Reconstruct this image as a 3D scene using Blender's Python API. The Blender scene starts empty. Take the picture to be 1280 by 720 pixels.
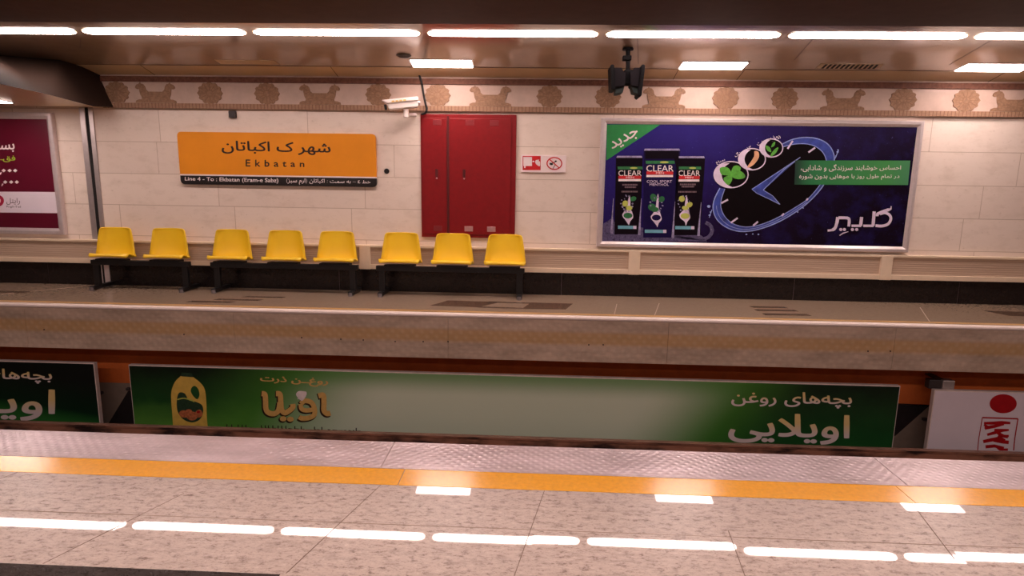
import bpy, bmesh, math, random, unicodedata
from mathutils import Vector, Matrix
random.seed(7)
sc = bpy.context.scene
COL = sc.collection

# ------------------------------------------------------------------ camera
FPX, PITCH, YAW, ROLL = 760.0, 0.172878, 0.039349, 0.015
EYE = Vector((0, 0, 1.6))
_f = Vector((-math.sin(YAW)*math.cos(PITCH), math.cos(YAW)*math.cos(PITCH), -math.sin(PITCH)))
_r0 = Vector((math.cos(YAW), math.sin(YAW), 0))
_u0 = _r0.cross(_f)
_r = _r0*math.cos(ROLL) + _u0*math.sin(ROLL)
_u = -_r0*math.sin(ROLL) + _u0*math.cos(ROLL)
cd = bpy.data.cameras.new('camera')
cam = bpy.data.objects.new('camera', cd)
COL.objects.link(cam)
cd.sensor_width = 36.0
cd.lens = FPX/1280*36.0
cd.clip_start = 0.05
cam.matrix_world = Matrix(((_r.x, _u.x, -_f.x, EYE.x), (_r.y, _u.y, -_f.y, EYE.y), (_r.z, _u.z, -_f.z, EYE.z), (0, 0, 0, 1)))
sc.camera = cam

# ------------------------------------------------------------------ light and exposure
sc.view_settings.view_transform = 'Standard'
sc.view_settings.look = 'None'
sc.view_settings.gamma = 1.0
sc.view_settings.use_curve_mapping = False
sc.view_settings.exposure = 0.0
LAMP_COL = (1.0, 0.80, 0.745)
LONG_POWER, SHORT_POWER = 34.0, 30.0
NEAR_WATTS = 400.0
wd = bpy.data.worlds.new('world')
sc.world = wd
wd.use_nodes = True
wd.node_tree.nodes['Background'].inputs[0].default_value = (0.9, 0.55, 0.48, 1)
wd.node_tree.nodes['Background'].inputs[1].default_value = 0.02

def strip_light(name, x0, x1, y, z, w, watts):
    ld = bpy.data.lights.new(name, 'AREA')
    ld.shape = 'RECTANGLE'; ld.size = x1-x0; ld.size_y = w
    ld.energy = watts; ld.color = LAMP_COL
    o = bpy.data.objects.new(name, ld); COL.objects.link(o)
    o.location = ((x0+x1)/2, y, z)
    return o
# the lamps over the platform the photographer sits on
strip_light('platform_lamps_front', -11, 11, 1.2, 3.26, 0.3, NEAR_WATTS)
strip_light('platform_lamps_rear', -11, 11, -1.6, 3.26, 0.3, NEAR_WATTS*0.45)

# ------------------------------------------------------------------ the lie of the station
ZF = -0.13          # far platform floor
DE = 7.82           # far platform edge
W = 9.4             # far wall
NE = 3.51           # near platform edge
PIT = -2.14
XL, XR = -15.0, 14.0

def ray(px, py):
    return _f + _r*((px-640)/FPX) - _u*((py-360)/FPX)
def aty(px, py, Y):
    d = ray(px, py); return EYE + d*((Y-EYE.y)/d.y)
def atz(px, py, Z):
    d = ray(px, py); return EYE + d*((Z-EYE.z)/d.z)
def ceil_z(Y):
    return 3.386 - 0.163*(Y-7.843)
def atc(px, py, off=0.0):
    d = ray(px, py)
    t = (3.386 + 0.163*7.843 - 1.6 - off)/(d.z + 0.163*d.y)
    return EYE + d*t

# ------------------------------------------------------------------ materials
def s2l(c):
    out = []
    for v in c[:3]:
        v = v/255.0
        out.append(v/12.92 if v <= 0.04045 else ((v+0.055)/1.055)**2.4)
    return (out[0], out[1], out[2], 1.0)

class NT:
    def __init__(self, name):
        self.m = bpy.data.materials.new(name); self.m.use_nodes = True
        self.t = self.m.node_tree
        self.b = self.t.nodes['Principled BSDF']
    def n(self, kind, **kw):
        nd = self.t.nodes.new(kind)
        for k, v in kw.items():
            if k.startswith('i_'):
                nd.inputs[k[2:].replace('_', ' ')].default_value = v
            else:
                setattr(nd, k, v)
        return nd
    def l(self, a, b):
        self.t.links.new(a, b)
    def obj(self):
        return self.n('ShaderNodeTexCoord').outputs['Object']
    def gen(self):
        return self.n('ShaderNodeTexCoord').outputs['Generated']
    def mapping(self, vec, scale=(1, 1, 1), loc=(0, 0, 0), rot=(0, 0, 0)):
        mp = self.n('ShaderNodeMapping')
        mp.inputs['Scale'].default_value = scale; mp.inputs['Location'].default_value = loc
        mp.inputs['Rotation'].default_value = rot
        self.l(vec, mp.inputs['Vector']); return mp.outputs['Vector']
    def noise(self, vec, scale, detail=4, rough=0.6):
        nd = self.n('ShaderNodeTexNoise'); nd.inputs['Scale'].default_value = scale
        nd.inputs['Detail'].default_value = detail; nd.inputs['Roughness'].default_value = rough
        self.l(vec, nd.inputs['Vector']); return nd.outputs['Fac']
    def ramp(self, fac, stops, interp='LINEAR'):
        nd = self.n('ShaderNodeValToRGB'); cr = nd.color_ramp; cr.interpolation = interp
        while len(cr.elements) < len(stops): cr.elements.new(0.5)
        for e, (p, c) in zip(cr.elements, stops):
            e.position = p; e.color = c if len(c) == 4 and max(c) <= 1.0 else s2l(c)
        self.l(fac, nd.inputs['Fac']); return nd.outputs['Color']
    def mix(self, fac, a, b, mode='MIX'):
        nd = self.n('ShaderNodeMix'); nd.data_type = 'RGBA'; nd.blend_type = mode
        for s, v in ((nd.inputs[0], fac), (nd.inputs[6], a), (nd.inputs[7], b)):
            if hasattr(v, 'links') or hasattr(v, 'is_linked'): self.l(v, s)
            else: s.default_value = v
        return nd.outputs[2]
    def math(self, op, a, b=None, c=None):
        nd = self.n('ShaderNodeMath'); nd.operation = op
        for i, v in enumerate((a, b, c)):
            if v is None: continue
            if hasattr(v, 'is_linked'): self.l(v, nd.inputs[i])
            else: nd.inputs[i].default_value = v
        return nd.outputs[0]
    def sep(self, vec):
        nd = self.n('ShaderNodeSeparateXYZ'); self.l(vec, nd.inputs[0]); return nd.outputs
    def color(self, c): 
        if hasattr(c, 'is_linked'): self.l(c, self.b.inputs['Base Color'])
        else: self.b.inputs['Base Color'].default_value = s2l(c)
    def bump(self, h, strength=0.3, dist=0.01):
        nd = self.n('ShaderNodeBump'); nd.inputs['Strength'].default_value = strength
        nd.inputs['Distance'].default_value = dist
        self.l(h, nd.inputs['Height']); self.l(nd.outputs['Normal'], self.b.inputs['Normal'])
    def set(self, rough=None, metal=None, spec=None, coat=None, coat_rough=None):
        for k, v in (('Roughness', rough), ('Metallic', metal), ('Specular IOR Level', spec), ('Coat Weight', coat), ('Coat Roughness', coat_rough)):
            if v is None: continue
            if hasattr(v, 'is_linked'): self.l(v, self.b.inputs[k])
            else: self.b.inputs[k].default_value = v

def plain(name, c, rough=0.5, metal=0.0, spec=0.5, var=0.12, scale=9.0, bump=0.0):
    t = NT(name); v = t.obj(); nz = t.noise(v, scale)
    a = s2l(c); lo = tuple(max(0, x*(1-var)) for x in a[:3])+(1,); hi = tuple(min(1, x*(1+var)) for x in a[:3])+(1,)
    t.color(t.ramp(nz, [(0.3, lo), (0.7, hi)])); t.set(rough, metal, spec)
    if bump: t.bump(t.noise(v, scale*12), bump, 0.003)
    return t.m

M = {}
# travertine wall cladding in courses
t = NT('travertine'); v = t.obj(); 
xyz = t.sep(v); cb = t.n('ShaderNodeCombineXYZ'); t.l(xyz[0], cb.inputs[0]); t.l(xyz[2], cb.inputs[1])
bk = t.n('ShaderNodeTexBrick'); mv = t.mapping(cb.outputs[0], loc=(0.35, -1.155+0.485*4, 0)); t.l(mv, bk.inputs['Vector'])
bk.inputs['Scale'].default_value = 1.0; bk.inputs['Brick Width'].default_value = 1.85; bk.inputs['Row Height'].default_value = 0.485
bk.inputs['Mortar Size'].default_value = 0.006; bk.inputs['Mortar Smooth'].default_value = 0.3; bk.inputs['Bias'].default_value = 0.0
bk.offset = 0.37; bk.offset_frequency = 3; bk.squash = 1.25; bk.squash_frequency = 2
bk.inputs['Color1'].default_value = s2l((240, 223, 210)); bk.inputs['Color2'].default_value = s2l((233, 215, 202)); bk.inputs['Mortar'].default_value = s2l((202, 180, 162))
n1 = t.noise(t.mapping(v, scale=(1, 1, 2.2)), 3.2, 8, 0.65)
n2 = t.noise(t.mapping(v, scale=(1, 1, 1.6)), 13, 6, 0.7)
c1 = t.mix(t.math('MULTIPLY', t.ramp(n1, [(0.5, (0, 0, 0, 1)), (0.72, (1, 1, 1, 1))]), 0.34), bk.outputs['Color'], s2l((198, 176, 154)))
c2 = t.mix(t.math('MULTIPLY', t.ramp(n2, [(0.60, (0, 0, 0, 1)), (0.74, (1, 1, 1, 1))]), 0.42), c1, s2l((176, 152, 128)))
t.color(c2); t.set(0.5, 0, 0.35); t.bump(bk.outputs['Fac'], -0.25, 0.004); M['travertine'] = t.m

# polished granite of the platforms
def granite(name, base, dark, light, rough, spec, joints=None):
    t = NT(name); v = t.obj()
    a = t.noise(t.mapping(v, scale=(0.8, 1.6, 1)), 24, 7, 0.8); b = t.noise(t.mapping(v, scale=(0.7, 1.6, 1)), 60, 4, 0.8); c = t.noise(v, 2.0, 3)
    d = t.noise(t.mapping(v, scale=(1, 2.0, 1)), 11, 5, 0.7)
    col = t.ramp(a, [(0.36, dark), (0.48, base), (0.55, base), (0.68, light)])
    col = t.mix(t.math('MULTIPLY', t.ramp(b, [(0.56, (0, 0, 0, 1)), (0.66, (1, 1, 1, 1))]), 0.6), col, s2l(dark))
    col = t.mix(t.math('MULTIPLY', t.ramp(d, [(0.50, (0, 0, 0, 1)), (0.68, (1, 1, 1, 1))]), 0.40), col, s2l(dark))
    col = t.mix(t.math('MULTIPLY', c, 0.25), col, s2l(dark))
    t.color(col); t.set(rough, 0, spec); return t.m
M['granite'] = granite('polished_granite', (208, 188, 176), (118, 94, 82), (232, 216, 206), 0.3, 0.4)
M['granite'].node_tree.nodes['Principled BSDF'].inputs['Coat Weight'].default_value = 0.8
M['granite'].node_tree.nodes['Principled BSDF'].inputs['Coat Roughness'].default_value = 0.02
M['granite_far'] = granite('polished_granite_far', (160, 138, 118), (146, 124, 106), (174, 152, 132), 0.09, 0.45)
M['granite_dark'] = granite('dark_granite', (66, 58, 55), (48, 42, 40), (88, 80, 76), 0.10, 0.6)
M['granite_inlay'] = granite('brown_granite_inlay', (112, 86, 70), (90, 66, 54), (128, 102, 84), 0.12, 0.5)
M['base_black'] = granite('black_granite_base', (34, 28, 27), (24, 19, 19), (46, 38, 36), 0.22, 0.4)
M['joint'] = plain('tile_joint', (120, 98, 84), 0.8)
M['joint_far'] = plain('pale_joint', (176, 152, 134), 0.6)
M['joint_thin'] = plain('thin_tile_joint', (150, 128, 112), 0.8)

def chequer(name, base, dark, band=None, metal=0.85, rough=0.42, fx=26.0, strength=0.5, axis=2, hmix=0.1):
    t = NT(name); v = t.obj(); x = t.sep(v); A = x[0]; B = x[axis]
    p = t.math('ADD', A, B); q = t.math('SUBTRACT', A, B)
    s1 = t.math('SINE', t.math('MULTIPLY', p, fx)); s2 = t.math('SINE', t.math('MULTIPLY', q, fx))
    h = t.math('POWER', t.math('ABSOLUTE', t.math('MULTIPLY', s1, s2)), 2.2)
    nz = t.noise(t.mapping(v, scale=(0.6, 2, 2)), 2.6, 6, 0.65); n2 = t.noise(v, 40, 4, 0.7)
    col = t.ramp(nz, [(0.3, dark), (0.62, base)])
    col = t.mix(t.math('MULTIPLY', t.ramp(n2, [(0.55, (0, 0, 0, 1)), (0.75, (1, 1, 1, 1))]), 0.4), col, s2l(dark))
    if band:
        z0, z1, bc = band
        f1 = t.n('ShaderNodeMapRange'); f1.interpolation_type = 'SMOOTHSTEP'; t.l(x[axis], f1.inputs[0])
        f1.inputs[1].default_value = z0-0.05; f1.inputs[2].default_value = z0+0.03
        f2 = t.n('ShaderNodeMapRange'); f2.interpolation_type = 'SMOOTHSTEP'; t.l(x[axis], f2.inputs[0])
        f2.inputs[1].default_value = z1-0.02; f2.inputs[2].default_value = z1+0.06; f2.inputs[3].default_value = 1; f2.inputs[4].default_value = 0
        ff = t.math('MULTIPLY', t.math('MULTIPLY', f1.outputs[0], f2.outputs[0]), 0.75)
        col = t.mix(ff, col, s2l(bc))
    col = t.mix(t.math('MULTIPLY', h, hmix), col, s2l(tuple(min(255, c*1.25) for c in base)))
    t.color(col); t.set(rough, metal, 0.5); t.bump(h, strength, 0.006); return t.m
M['skirt'] = chequer('chequer_plate_skirt', (224, 198, 178), (184, 160, 142), band=(-0.50, -0.36, (214, 168, 110)), metal=0.15, rough=0.5, fx=24)
M['plate'] = chequer('chequer_plate_floor', (206, 186, 190), (164, 144, 146), metal=0.3, rough=0.3, fx=52, strength=0.25, axis=1, hmix=0.05)
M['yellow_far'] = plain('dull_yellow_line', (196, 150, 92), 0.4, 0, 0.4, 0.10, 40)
M['yellow_line'] = plain('yellow_edge_line', (246, 172, 30), 0.18, 0, 0.5, 0.10, 40)
M['nosing'] = plain('nosing_metal', (244, 226, 218), 0.35, 0.0, 0.5, 0.04)
M['ceiling_panel'] = plain('glossy_ceiling_panel', (176, 152, 130), 0.16, 0.0, 0.9, 0.06, 3)
_cp = M['ceiling_panel'].node_tree.nodes['Principled BSDF'].inputs
_cp['Coat Weight'].default_value = 1.0; _cp['Coat Roughness'].default_value = 0.1; _cp['Coat IOR'].default_value = 1.7
M['ceiling_lower'] = plain('lower_ceiling_panel', (206, 180, 142), 0.3, 0.0, 0.6, 0.06, 3)
M['ceiling_seam'] = plain('ceiling_seam', (92, 66, 48), 0.6)
M['ceiling_dark'] = plain('dark_ceiling', (84, 60, 52), 0.8, 0, 0.25, 0.10, 5)
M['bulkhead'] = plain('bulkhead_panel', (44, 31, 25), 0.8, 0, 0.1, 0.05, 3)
M['ceiling_plain'] = plain('ceiling_paint', (170, 140, 118), 0.6)
M['room_paint'] = plain('room_paint', (120, 92, 80), 0.8)
M['frieze'] = plain('frieze_marble', (196, 170, 156), 0.5, 0, 0.35, 0.10, 5)
M['relief'] = plain('frieze_relief_stone', (148, 114, 90), 0.7, 0, 0.3, 0.25, 30, 0.4)
M['relief_line'] = plain('frieze_relief_groove', (138, 104, 80), 0.8, 0, 0.2)
t = NT('frieze_border'); v = t.obj(); x = t.sep(v)
st = t.math('GREATER_THAN', t.math('FRACT', t.math('MULTIPLY', x[0], 19.0)), 0.22)
nz = t.noise(v, 20, 5)
t.color(t.mix(st, s2l((128, 94, 74)), t.ramp(nz, [(0.3, (146, 110, 88)), (0.7, (172, 136, 110))]))); t.set(0.7, 0, 0.3); M['border'] = t.m
t = NT('frieze_border_dark'); v = t.obj(); nz = t.noise(v, 24, 5)
t.color(t.ramp(nz, [(0.3, (92, 56, 44)), (0.7, (128, 84, 66))])); t.set(0.7, 0, 0.3); M['border_dark'] = t.m
M['cream'] = plain('cream_metal', (232, 210, 184), 0.45, 0, 0.4, 0.04)
t = NT('ribbed_panel'); v = t.obj(); x = t.sep(v)
w = t.math('ABSOLUTE', t.math('SINE', t.math('MULTIPLY', x[2], 95.0)))
nz = t.noise(t.mapping(v, scale=(0.4, 1, 6)), 6, 4)
t.color(t.mix(t.math('MULTIPLY', nz, 0.5), s2l((206, 180, 158)), s2l((170, 144, 124)))); t.set(0.55, 0, 0.35); t.bump(w, 0.6, 0.006); M['ribbed'] = t.m
M['orange'] = plain('orange_paint', (204, 104, 48), 0.6, 0, 0.3, 0.12, 4)
M['grey_wall'] = plain('grey_track_wall', (138, 122, 110), 0.8, 0, 0.2, 0.10, 6)
M['dark_patch'] = plain('dark_wall_patch', (38, 32, 34), 0.8, 0, 0.2)
M['ballast'] = plain('track_bed', (84, 62, 54), 0.9, 0, 0.2, 0.5, 8, 0.6)
t = NT('rusty_rail'); v = t.obj(); nz = t.noise(t.mapping(v, scale=(1, 2, 3)), 1.6, 6, 0.6)
t.color(t.ramp(nz, [(0.38, (38, 22, 20)), (0.56, (156, 108, 88))])); t.set(0.6, 0.2, 0.4); M['rail'] = t.m
M['rail_head'] = plain('worn_rail_head', (150, 112, 96), 0.4, 0.6, 0.5, 0.3, 4)
M['alu'] = plain('brushed_aluminium', (222, 208, 208), 0.3, 0.45, 0.5, 0.05, 20)
M['alu_dull'] = plain('dull_aluminium', (190, 178, 176), 0.4, 0.6, 0.5, 0.05, 20)
M['groove'] = plain('black_groove', (20, 16, 16), 0.8)
M['red_cab'] = plain('red_painted_steel', (134, 10, 18), 0.42, 0, 0.4, 0.08, 14)
M['red_dark'] = plain('dark_red_gap', (88, 8, 12), 0.6)
M['plate_pale'] = plain('pale_metal_label', (200, 150, 150), 0.35, 0.4)
M['plate_dull'] = plain('dull_metal_label', (140, 46, 50), 0.4, 0.2)
M['chair_yellow'] = plain('yellow_plastic', (255, 208, 40), 0.33, 0, 0.5, 0.04, 3)
M['black_steel'] = plain('black_steel', (22, 19, 20), 0.45, 0, 0.4)
M['rubber'] = plain('grey_foot_cap', (110, 100, 100), 0.5)
M['sign_orange'] = plain('sign_orange', (240, 150, 30), 0.4, 0, 0.4, 0.05, 2)
M['sign_black'] = plain('sign_black', (24, 18, 18), 0.4)
M['ink_dark'] = plain('dark_ink', (44, 20, 14), 0.5)
M['ink_white'] = plain('white_ink', (240, 226, 226), 0.5)
M['ink_pink'] = plain('pinkish_white_ink', (226, 208, 232), 0.5)
M['white_plate'] = plain('white_sign_plate', (244, 226, 226), 0.4, 0, 0.4, 0.03)
M['sign_red'] = plain('sign_red', (206, 22, 30), 0.4)
M['camera_white'] = plain('camera_white', (236, 222, 216), 0.35, 0, 0.5, 0.03)
M['dark_grey'] = plain('dark_grey_plastic', (58, 50, 50), 0.5)
M['speaker_black'] = plain('speaker_black', (9, 7, 9), 0.6, 0, 0.1)
M['speaker_grille'] = plain('speaker_grille', (20, 15, 19), 0.7, 0, 0.1)
M['speaker_teal'] = plain('grey_green_cover', (44, 50, 49), 0.6, 0, 0.15)
M['maroon'] = plain('maroon_print', (98, 16, 40), 0.35, 0, 0.5, 0.06, 2)
M['lime'] = plain('lime_ink', (166, 196, 60), 0.5)
M['logo_red'] = plain('logo_crimson', (176, 20, 62), 0.5)
M['ink_grey'] = plain('grey_ink', (120, 96, 104), 0.5)
M['clock_black'] = plain('clock_black_ink', (14, 7, 11), 0.35, 0, 0.12)
M['water_blue'] = plain('water_blue_ink', (52, 70, 158), 0.4, 0, 0.5, 0.5, 9)
M['water_light'] = plain('light_water_ink', (150, 164, 226), 0.4, 0, 0.5, 0.2, 14)
M['leaf_green'] = plain('leaf_green_ink', (92, 172, 62), 0.4, 0, 0.5, 0.25, 20)
M['dark_green_ink'] = plain('dark_leaf_ink', (36, 110, 62), 0.4, 0, 0.5, 0.25, 20)
M['deep_green_ink'] = plain('deep_green_ink', (40, 66, 46), 0.4, 0, 0.4, 0.3, 30)
M['handle_green'] = plain('handle_gap_green', (30, 82, 38), 0.4, 0, 0.4)
M['ginger'] = plain('ginger_ink', (228, 172, 132), 0.4)
M['bottle_black'] = plain('bottle_black_ink', (17, 9, 20), 0.3, 0, 0.12)
M['bottle_navy'] = plain('bottle_navy_ink', (27, 18, 66), 0.3, 0, 0.12)
M['cyan_ink'] = plain('cyan_ink', (112, 176, 196), 0.4)
M['olive_ink'] = plain('yellow_green_ink', (190, 196, 92), 0.4)
M['splash'] = plain('splash_ink', (150, 140, 176), 0.4, 0, 0.5, 0.5, 16)
M['corner_green'] = plain('corner_green_ink', (40, 140, 72), 0.4)
t = NT('spray_ink'); v = t.obj(); nz = t.noise(v, 26, 8, 0.85)
t.color(t.ramp(nz, [(0.42, (34, 24, 66)), (0.50, (100, 92, 130)), (0.58, (70, 60, 104)), (0.66, (206, 198, 220))])); t.set(0.35); M['spray'] = t.m
t = NT('banner_green'); g = t.sep(t.gen())
t.color(t.ramp(g[0], [(0.0, (20, 44, 40)), (0.16, (38, 124, 72)), (0.8, (66, 146, 76)), (1.0, (70, 136, 92))])); t.set(0.35); M['banner'] = t.m
t = NT('night_poster'); v = t.gen(); g = t.sep(v)
nz = t.noise(t.mapping(v, scale=(3, 1, 1.3)), 5, 5); sp = t.noise(t.mapping(v, scale=(2.7, 1, 1)), 38, 3, 0.8)
f = t.math('ADD', t.math('MULTIPLY', g[0], 0.8), t.math('MULTIPLY', t.math('SUBTRACT', 1.0, g[2]), 0.45))
base = t.ramp(f, [(0.05, (44, 34, 116)), (0.45, (38, 26, 90)), (0.68, (31, 17, 56)), (0.95, (20, 9, 28))])
base = t.mix(t.math('MULTIPLY', t.ramp(nz, [(0.45, (0, 0, 0, 1)), (0.75, (1, 1, 1, 1))]), 0.32), base, s2l((48, 42, 124)))
base = t.mix(t.math('MULTIPLY', t.ramp(sp, [(0.64, (0, 0, 0, 1)), (0.74, (1, 1, 1, 1))]), 0.4), base, s2l((110, 104, 190)))
t.color(base); t.set(0.25, 0, 0.2); M['night'] = t.m
# the long green trackside poster
t = NT('green_poster'); v = t.gen(); g = t.sep(v); nz = t.noise(t.mapping(v, scale=(8, 1, 1.2)), 3, 4)
top = t.math('SUBTRACT', 1.0, g[2])
dk = t.ramp(t.math('ADD', t.math('MULTIPLY', top, 0.75), t.math('MULTIPLY', nz, 0.25)), [(0.12, (8, 22, 14)), (0.5, (26, 74, 32)), (0.85, (92, 150, 60)), (1.0, (110, 165, 70))])
dr = t.ramp(t.math('ADD', t.math('MULTIPLY', top, 0.6), t.math('MULTIPLY', nz, 0.3)), [(0.1, (10, 26, 18)), (0.9, (34, 96, 44))])
side = t.mix(t.ramp(g[0], [(0.55, (0, 0, 0, 1)), (0.75, (1, 1, 1, 1))]), dk, dr)
wob = t.math('ADD', g[0], t.math('MULTIPLY', t.math('SUBTRACT', top, 0.5), 0.06))
gl = t.ramp(wob, [(0.17, (0, 0, 0, 1)), (0.34, (1, 1, 1, 1)), (0.66, (1, 1, 1, 1)), (0.80, (0, 0, 0, 1))], 'EASE')
gg = t.ramp(wob, [(0.06, (0, 0, 0, 1)), (0.25, (1, 1, 1, 1)), (0.74, (1, 1, 1, 1)), (0.88, (0, 0, 0, 1))], 'EASE')
vv = t.ramp(top, [(0.0, (0.25, 0.25, 0.25, 1)), (0.35, (1, 1, 1, 1))], 'EASE')
colr = t.mix(t.math('MULTIPLY', gg, 0.85), side, s2l((82, 150, 54)))
colr = t.mix(t.math('MULTIPLY', gl, vv), colr, s2l((218, 230, 206)))
t.color(colr); t.set(0.35, 0, 0.45); M['green_poster'] = t.m
t = NT('dark_green_poster'); v = t.gen(); g = t.sep(v)
f = t.math('ADD', t.math('SUBTRACT', 1.0, g[2]), t.math('MULTIPLY', t.math('SUBTRACT', 1.0, g[0]), 0.5))
t.color(t.ramp(f, [(0.3, (8, 18, 16)), (0.8, (14, 44, 26)), (1.25, (44, 110, 48))])); t.set(0.35, 0, 0.45); M['dark_green'] = t.m
M['poster_white'] = plain('white_trackside_poster', (236, 222, 232), 0.4, 0, 0.4, 0.03, 2)
M['poster_red'] = plain('red_poster_ink', (176, 14, 26), 0.4)
t = NT('beige_ink'); v = t.gen(); g = t.sep(v); t.color(t.ramp(g[2], [(0.3, (232, 214, 214)), (0.7, (236, 206, 140))])); t.set(0.45); M['beige_ink'] = t.m
M['gold_ink'] = plain('gold_ink', (222, 178, 104), 0.4, 0, 0.5, 0.1, 20)
M['oil_yellow'] = plain('oil_bottle_ink', (226, 188, 88), 0.4)
M['tomato'] = plain('tomato_ink', (186, 108, 70), 0.4, 0, 0.5, 0.4, 30)
M['white_edge'] = plain('white_panel_edge', (232, 212, 206), 0.5)

def lamp_mat(name, power):
    t = NT(name); e = t.n('ShaderNodeEmission'); nz = t.noise(t.obj(), 1.2)
    e.inputs[0].default_value = (LAMP_COL[0], LAMP_COL[1], LAMP_COL[2], 1)
    t.l(t.math('MULTIPLY', t.math('ADD', 0.97, t.math('MULTIPLY', nz, 0.06)), power), e.inputs[1])
    out = t.t.nodes['Material Output']; t.l(e.outputs[0], out.inputs[0]); return t.m
M['lamp_long'] = lamp_mat('long_lamp_diffuser', LONG_POWER)
M['lamp_short'] = lamp_mat('short_lamp_diffuser', SHORT_POWER)

# ------------------------------------------------------------------ object helpers
def origin(o):
    p = Vector((0, 0, 0))
    while o is not None:
        p += Vector(o.location); o = o.parent
    return p
def link(name, bm, m, parent=None, loc=None):
    """bm is in world coordinates; the mesh is stored relative to the object's origin."""
    bmesh.ops.recalc_face_normals(bm, faces=bm.faces) if len(bm.faces) else None
    base = origin(parent) if parent else Vector((0, 0, 0))
    at = Vector(loc) if loc is not None else base
    bmesh.ops.translate(bm, verts=bm.verts, vec=-at)
    me = bpy.data.meshes.new(name); bm.to_mesh(me); bm.free()
    for mm in (m if isinstance(m, (list, tuple)) else [m]): me.materials.append(mm)
    o = bpy.data.objects.new(name, me); COL.objects.link(o)
    o.location = at-base
    if parent: o.parent = parent
    return o
def smooth(o):
    for p in o.data.polygons: p.use_smooth = True
    return o
def thing(name, label, cat, loc, group=None):
    o = bpy.data.objects.new(name, None); COL.objects.link(o); o.location = loc; o.empty_display_size = 0.1
    o['label'] = label; o['category'] = cat
    if group: o['group'] = group
    return o
def tag(o, label, cat, group=None):
    o['label'] = label; o['category'] = cat
    if group: o['group'] = group
    return o
def struct(name, bm, m, label=None, cat=None):
    o = link(name, bm, m); o['kind'] = 'structure'
    if label: o['label'] = label
    o['category'] = cat or name.split('_')[0]
    return o
def BM(): return bmesh.new()
def box(bm, x0, x1, y0, y1, z0, z1, bev=0.0, mi=0):
    g = bmesh.ops.create_cube(bm, size=1.0)
    vs = g['verts']
    for v in vs:
        v.co = Vector(((x0+x1)/2 + v.co.x*(x1-x0), (y0+y1)/2 + v.co.y*(y1-y0), (z0+z1)/2 + v.co.z*(z1-z0)))
    fs = set(f for v in vs for f in v.link_faces)
    for f in fs: f.material_index = mi
    if bev:
        es = list(set(e for v in vs for e in v.link_edges))
        bmesh.ops.bevel(bm, geom=es, offset=bev, segments=2, affect='EDGES', profile=0.5)
    return bm
def bx(*a, **k): return box(BM(), *a, **k)
def poly(bm, pts, mi=0):
    f = bm.faces.new([bm.verts.new(p) for p in pts]); f.material_index = mi; return f
def slab(bm, pts, off, mi=0):
    """a polygon given thickness along off"""
    off = Vector(off); n = len(pts)
    a = [bm.verts.new(Vector(p)) for p in pts]; b = [bm.verts.new(Vector(p)+off) for p in pts]
    fs = [bm.faces.new(a), bm.faces.new(list(reversed(b)))]
    for i in range(n):
        fs.append(bm.faces.new((a[i], b[i], b[(i+1) % n], a[(i+1) % n])))
    for f in fs: f.material_index = mi
    return bm
def tube(bm, pts, r, seg=10):
    pts = [Vector(p) for p in pts]; rings = []
    for i, p in enumerate(pts):
        d = (pts[min(i+1, len(pts)-1)] - pts[max(i-1, 0)]).normalized()
        a = d.orthogonal().normalized() if i == 0 else (rings[-1][1] - d*rings[-1][1].dot(d)).normalized()
        b = d.cross(a)
        rings.append(([bm.verts.new(p + (a*math.cos(2*math.pi*k/seg) + b*math.sin(2*math.pi*k/seg))*r) for k in range(seg)], a))
    for (r0, _), (r1, _) in zip(rings, rings[1:]):
        for k in range(seg): bm.faces.new((r0[k], r0[(k+1) % seg], r1[(k+1) % seg], r1[k]))
    bm.faces.new(list(reversed(rings[0][0]))); bm.faces.new(rings[-1][0])
    return bm
def frame_bm(x0, x1, z0, z1, yb, yf, w, inner=0.35):
    """a picture frame with a chamfered profile; yb back, yf front (toward the camera)"""
    bm = BM()
    prof = [(0.0, yb), (0.0, yf+0.012), (0.012, yf), (w*0.55, yf), (w, yf+0.03), (w, yb)]
    corner = [(x0, z0, 1, 1), (x1, z0, -1, 1), (x1, z1, -1, -1), (x0, z1, 1, -1)]
    rings = []
    for cx, cz, sx, sz in corner:
        rings.append([bm.verts.new((cx + sx*d, y, cz + sz*d)) for d, y in prof])
    for i in range(4):
        a, b = rings[i], rings[(i+1) % 4]
        for k in range(len(prof)):
            bm.faces.new((a[k], b[k], b[(k+1) % len(prof)], a[(k+1) % len(prof)]))
    return bm

# --- flat print on a panel at depth Y: outlines measured on the photograph, laid on the panel's own plane
def prt(name, parent, m, polys, Y):
    bm = BM()
    for n_, pl in enumerate(polys):
        pl = [aty(x, y, Y-(n_ % 4)*0.0002) for x, y in pl]
        try: poly(bm, pl)
        except ValueError: pass
    bmesh.ops.triangulate(bm, faces=bm.faces)
    o = link(name, bm, m, parent)
    return o
def ell(cx, cy, rx, ry, rot=0.0, n=28, a0=0.0, a1=360.0):
    c, s = math.cos(math.radians(rot)), math.sin(math.radians(rot)); out = []
    full = abs(a1-a0) >= 360
    for i in range(n if full else n+1):
        a = math.radians(a0 + (a1-a0)*i/n); x, y = rx*math.cos(a), ry*math.sin(a)
        out.append((cx + x*c - y*s, cy + x*s + y*c))
    return out
def ring(cx, cy, rx, ry, w, rot=0.0, n=32):
    a, b = ell(cx, cy, rx, ry, rot, n), ell(cx, cy, rx-w, ry-w, rot, n)
    return [[a[i], a[(i+1) % n], b[(i+1) % n], b[i]] for i in range(n)]
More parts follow.
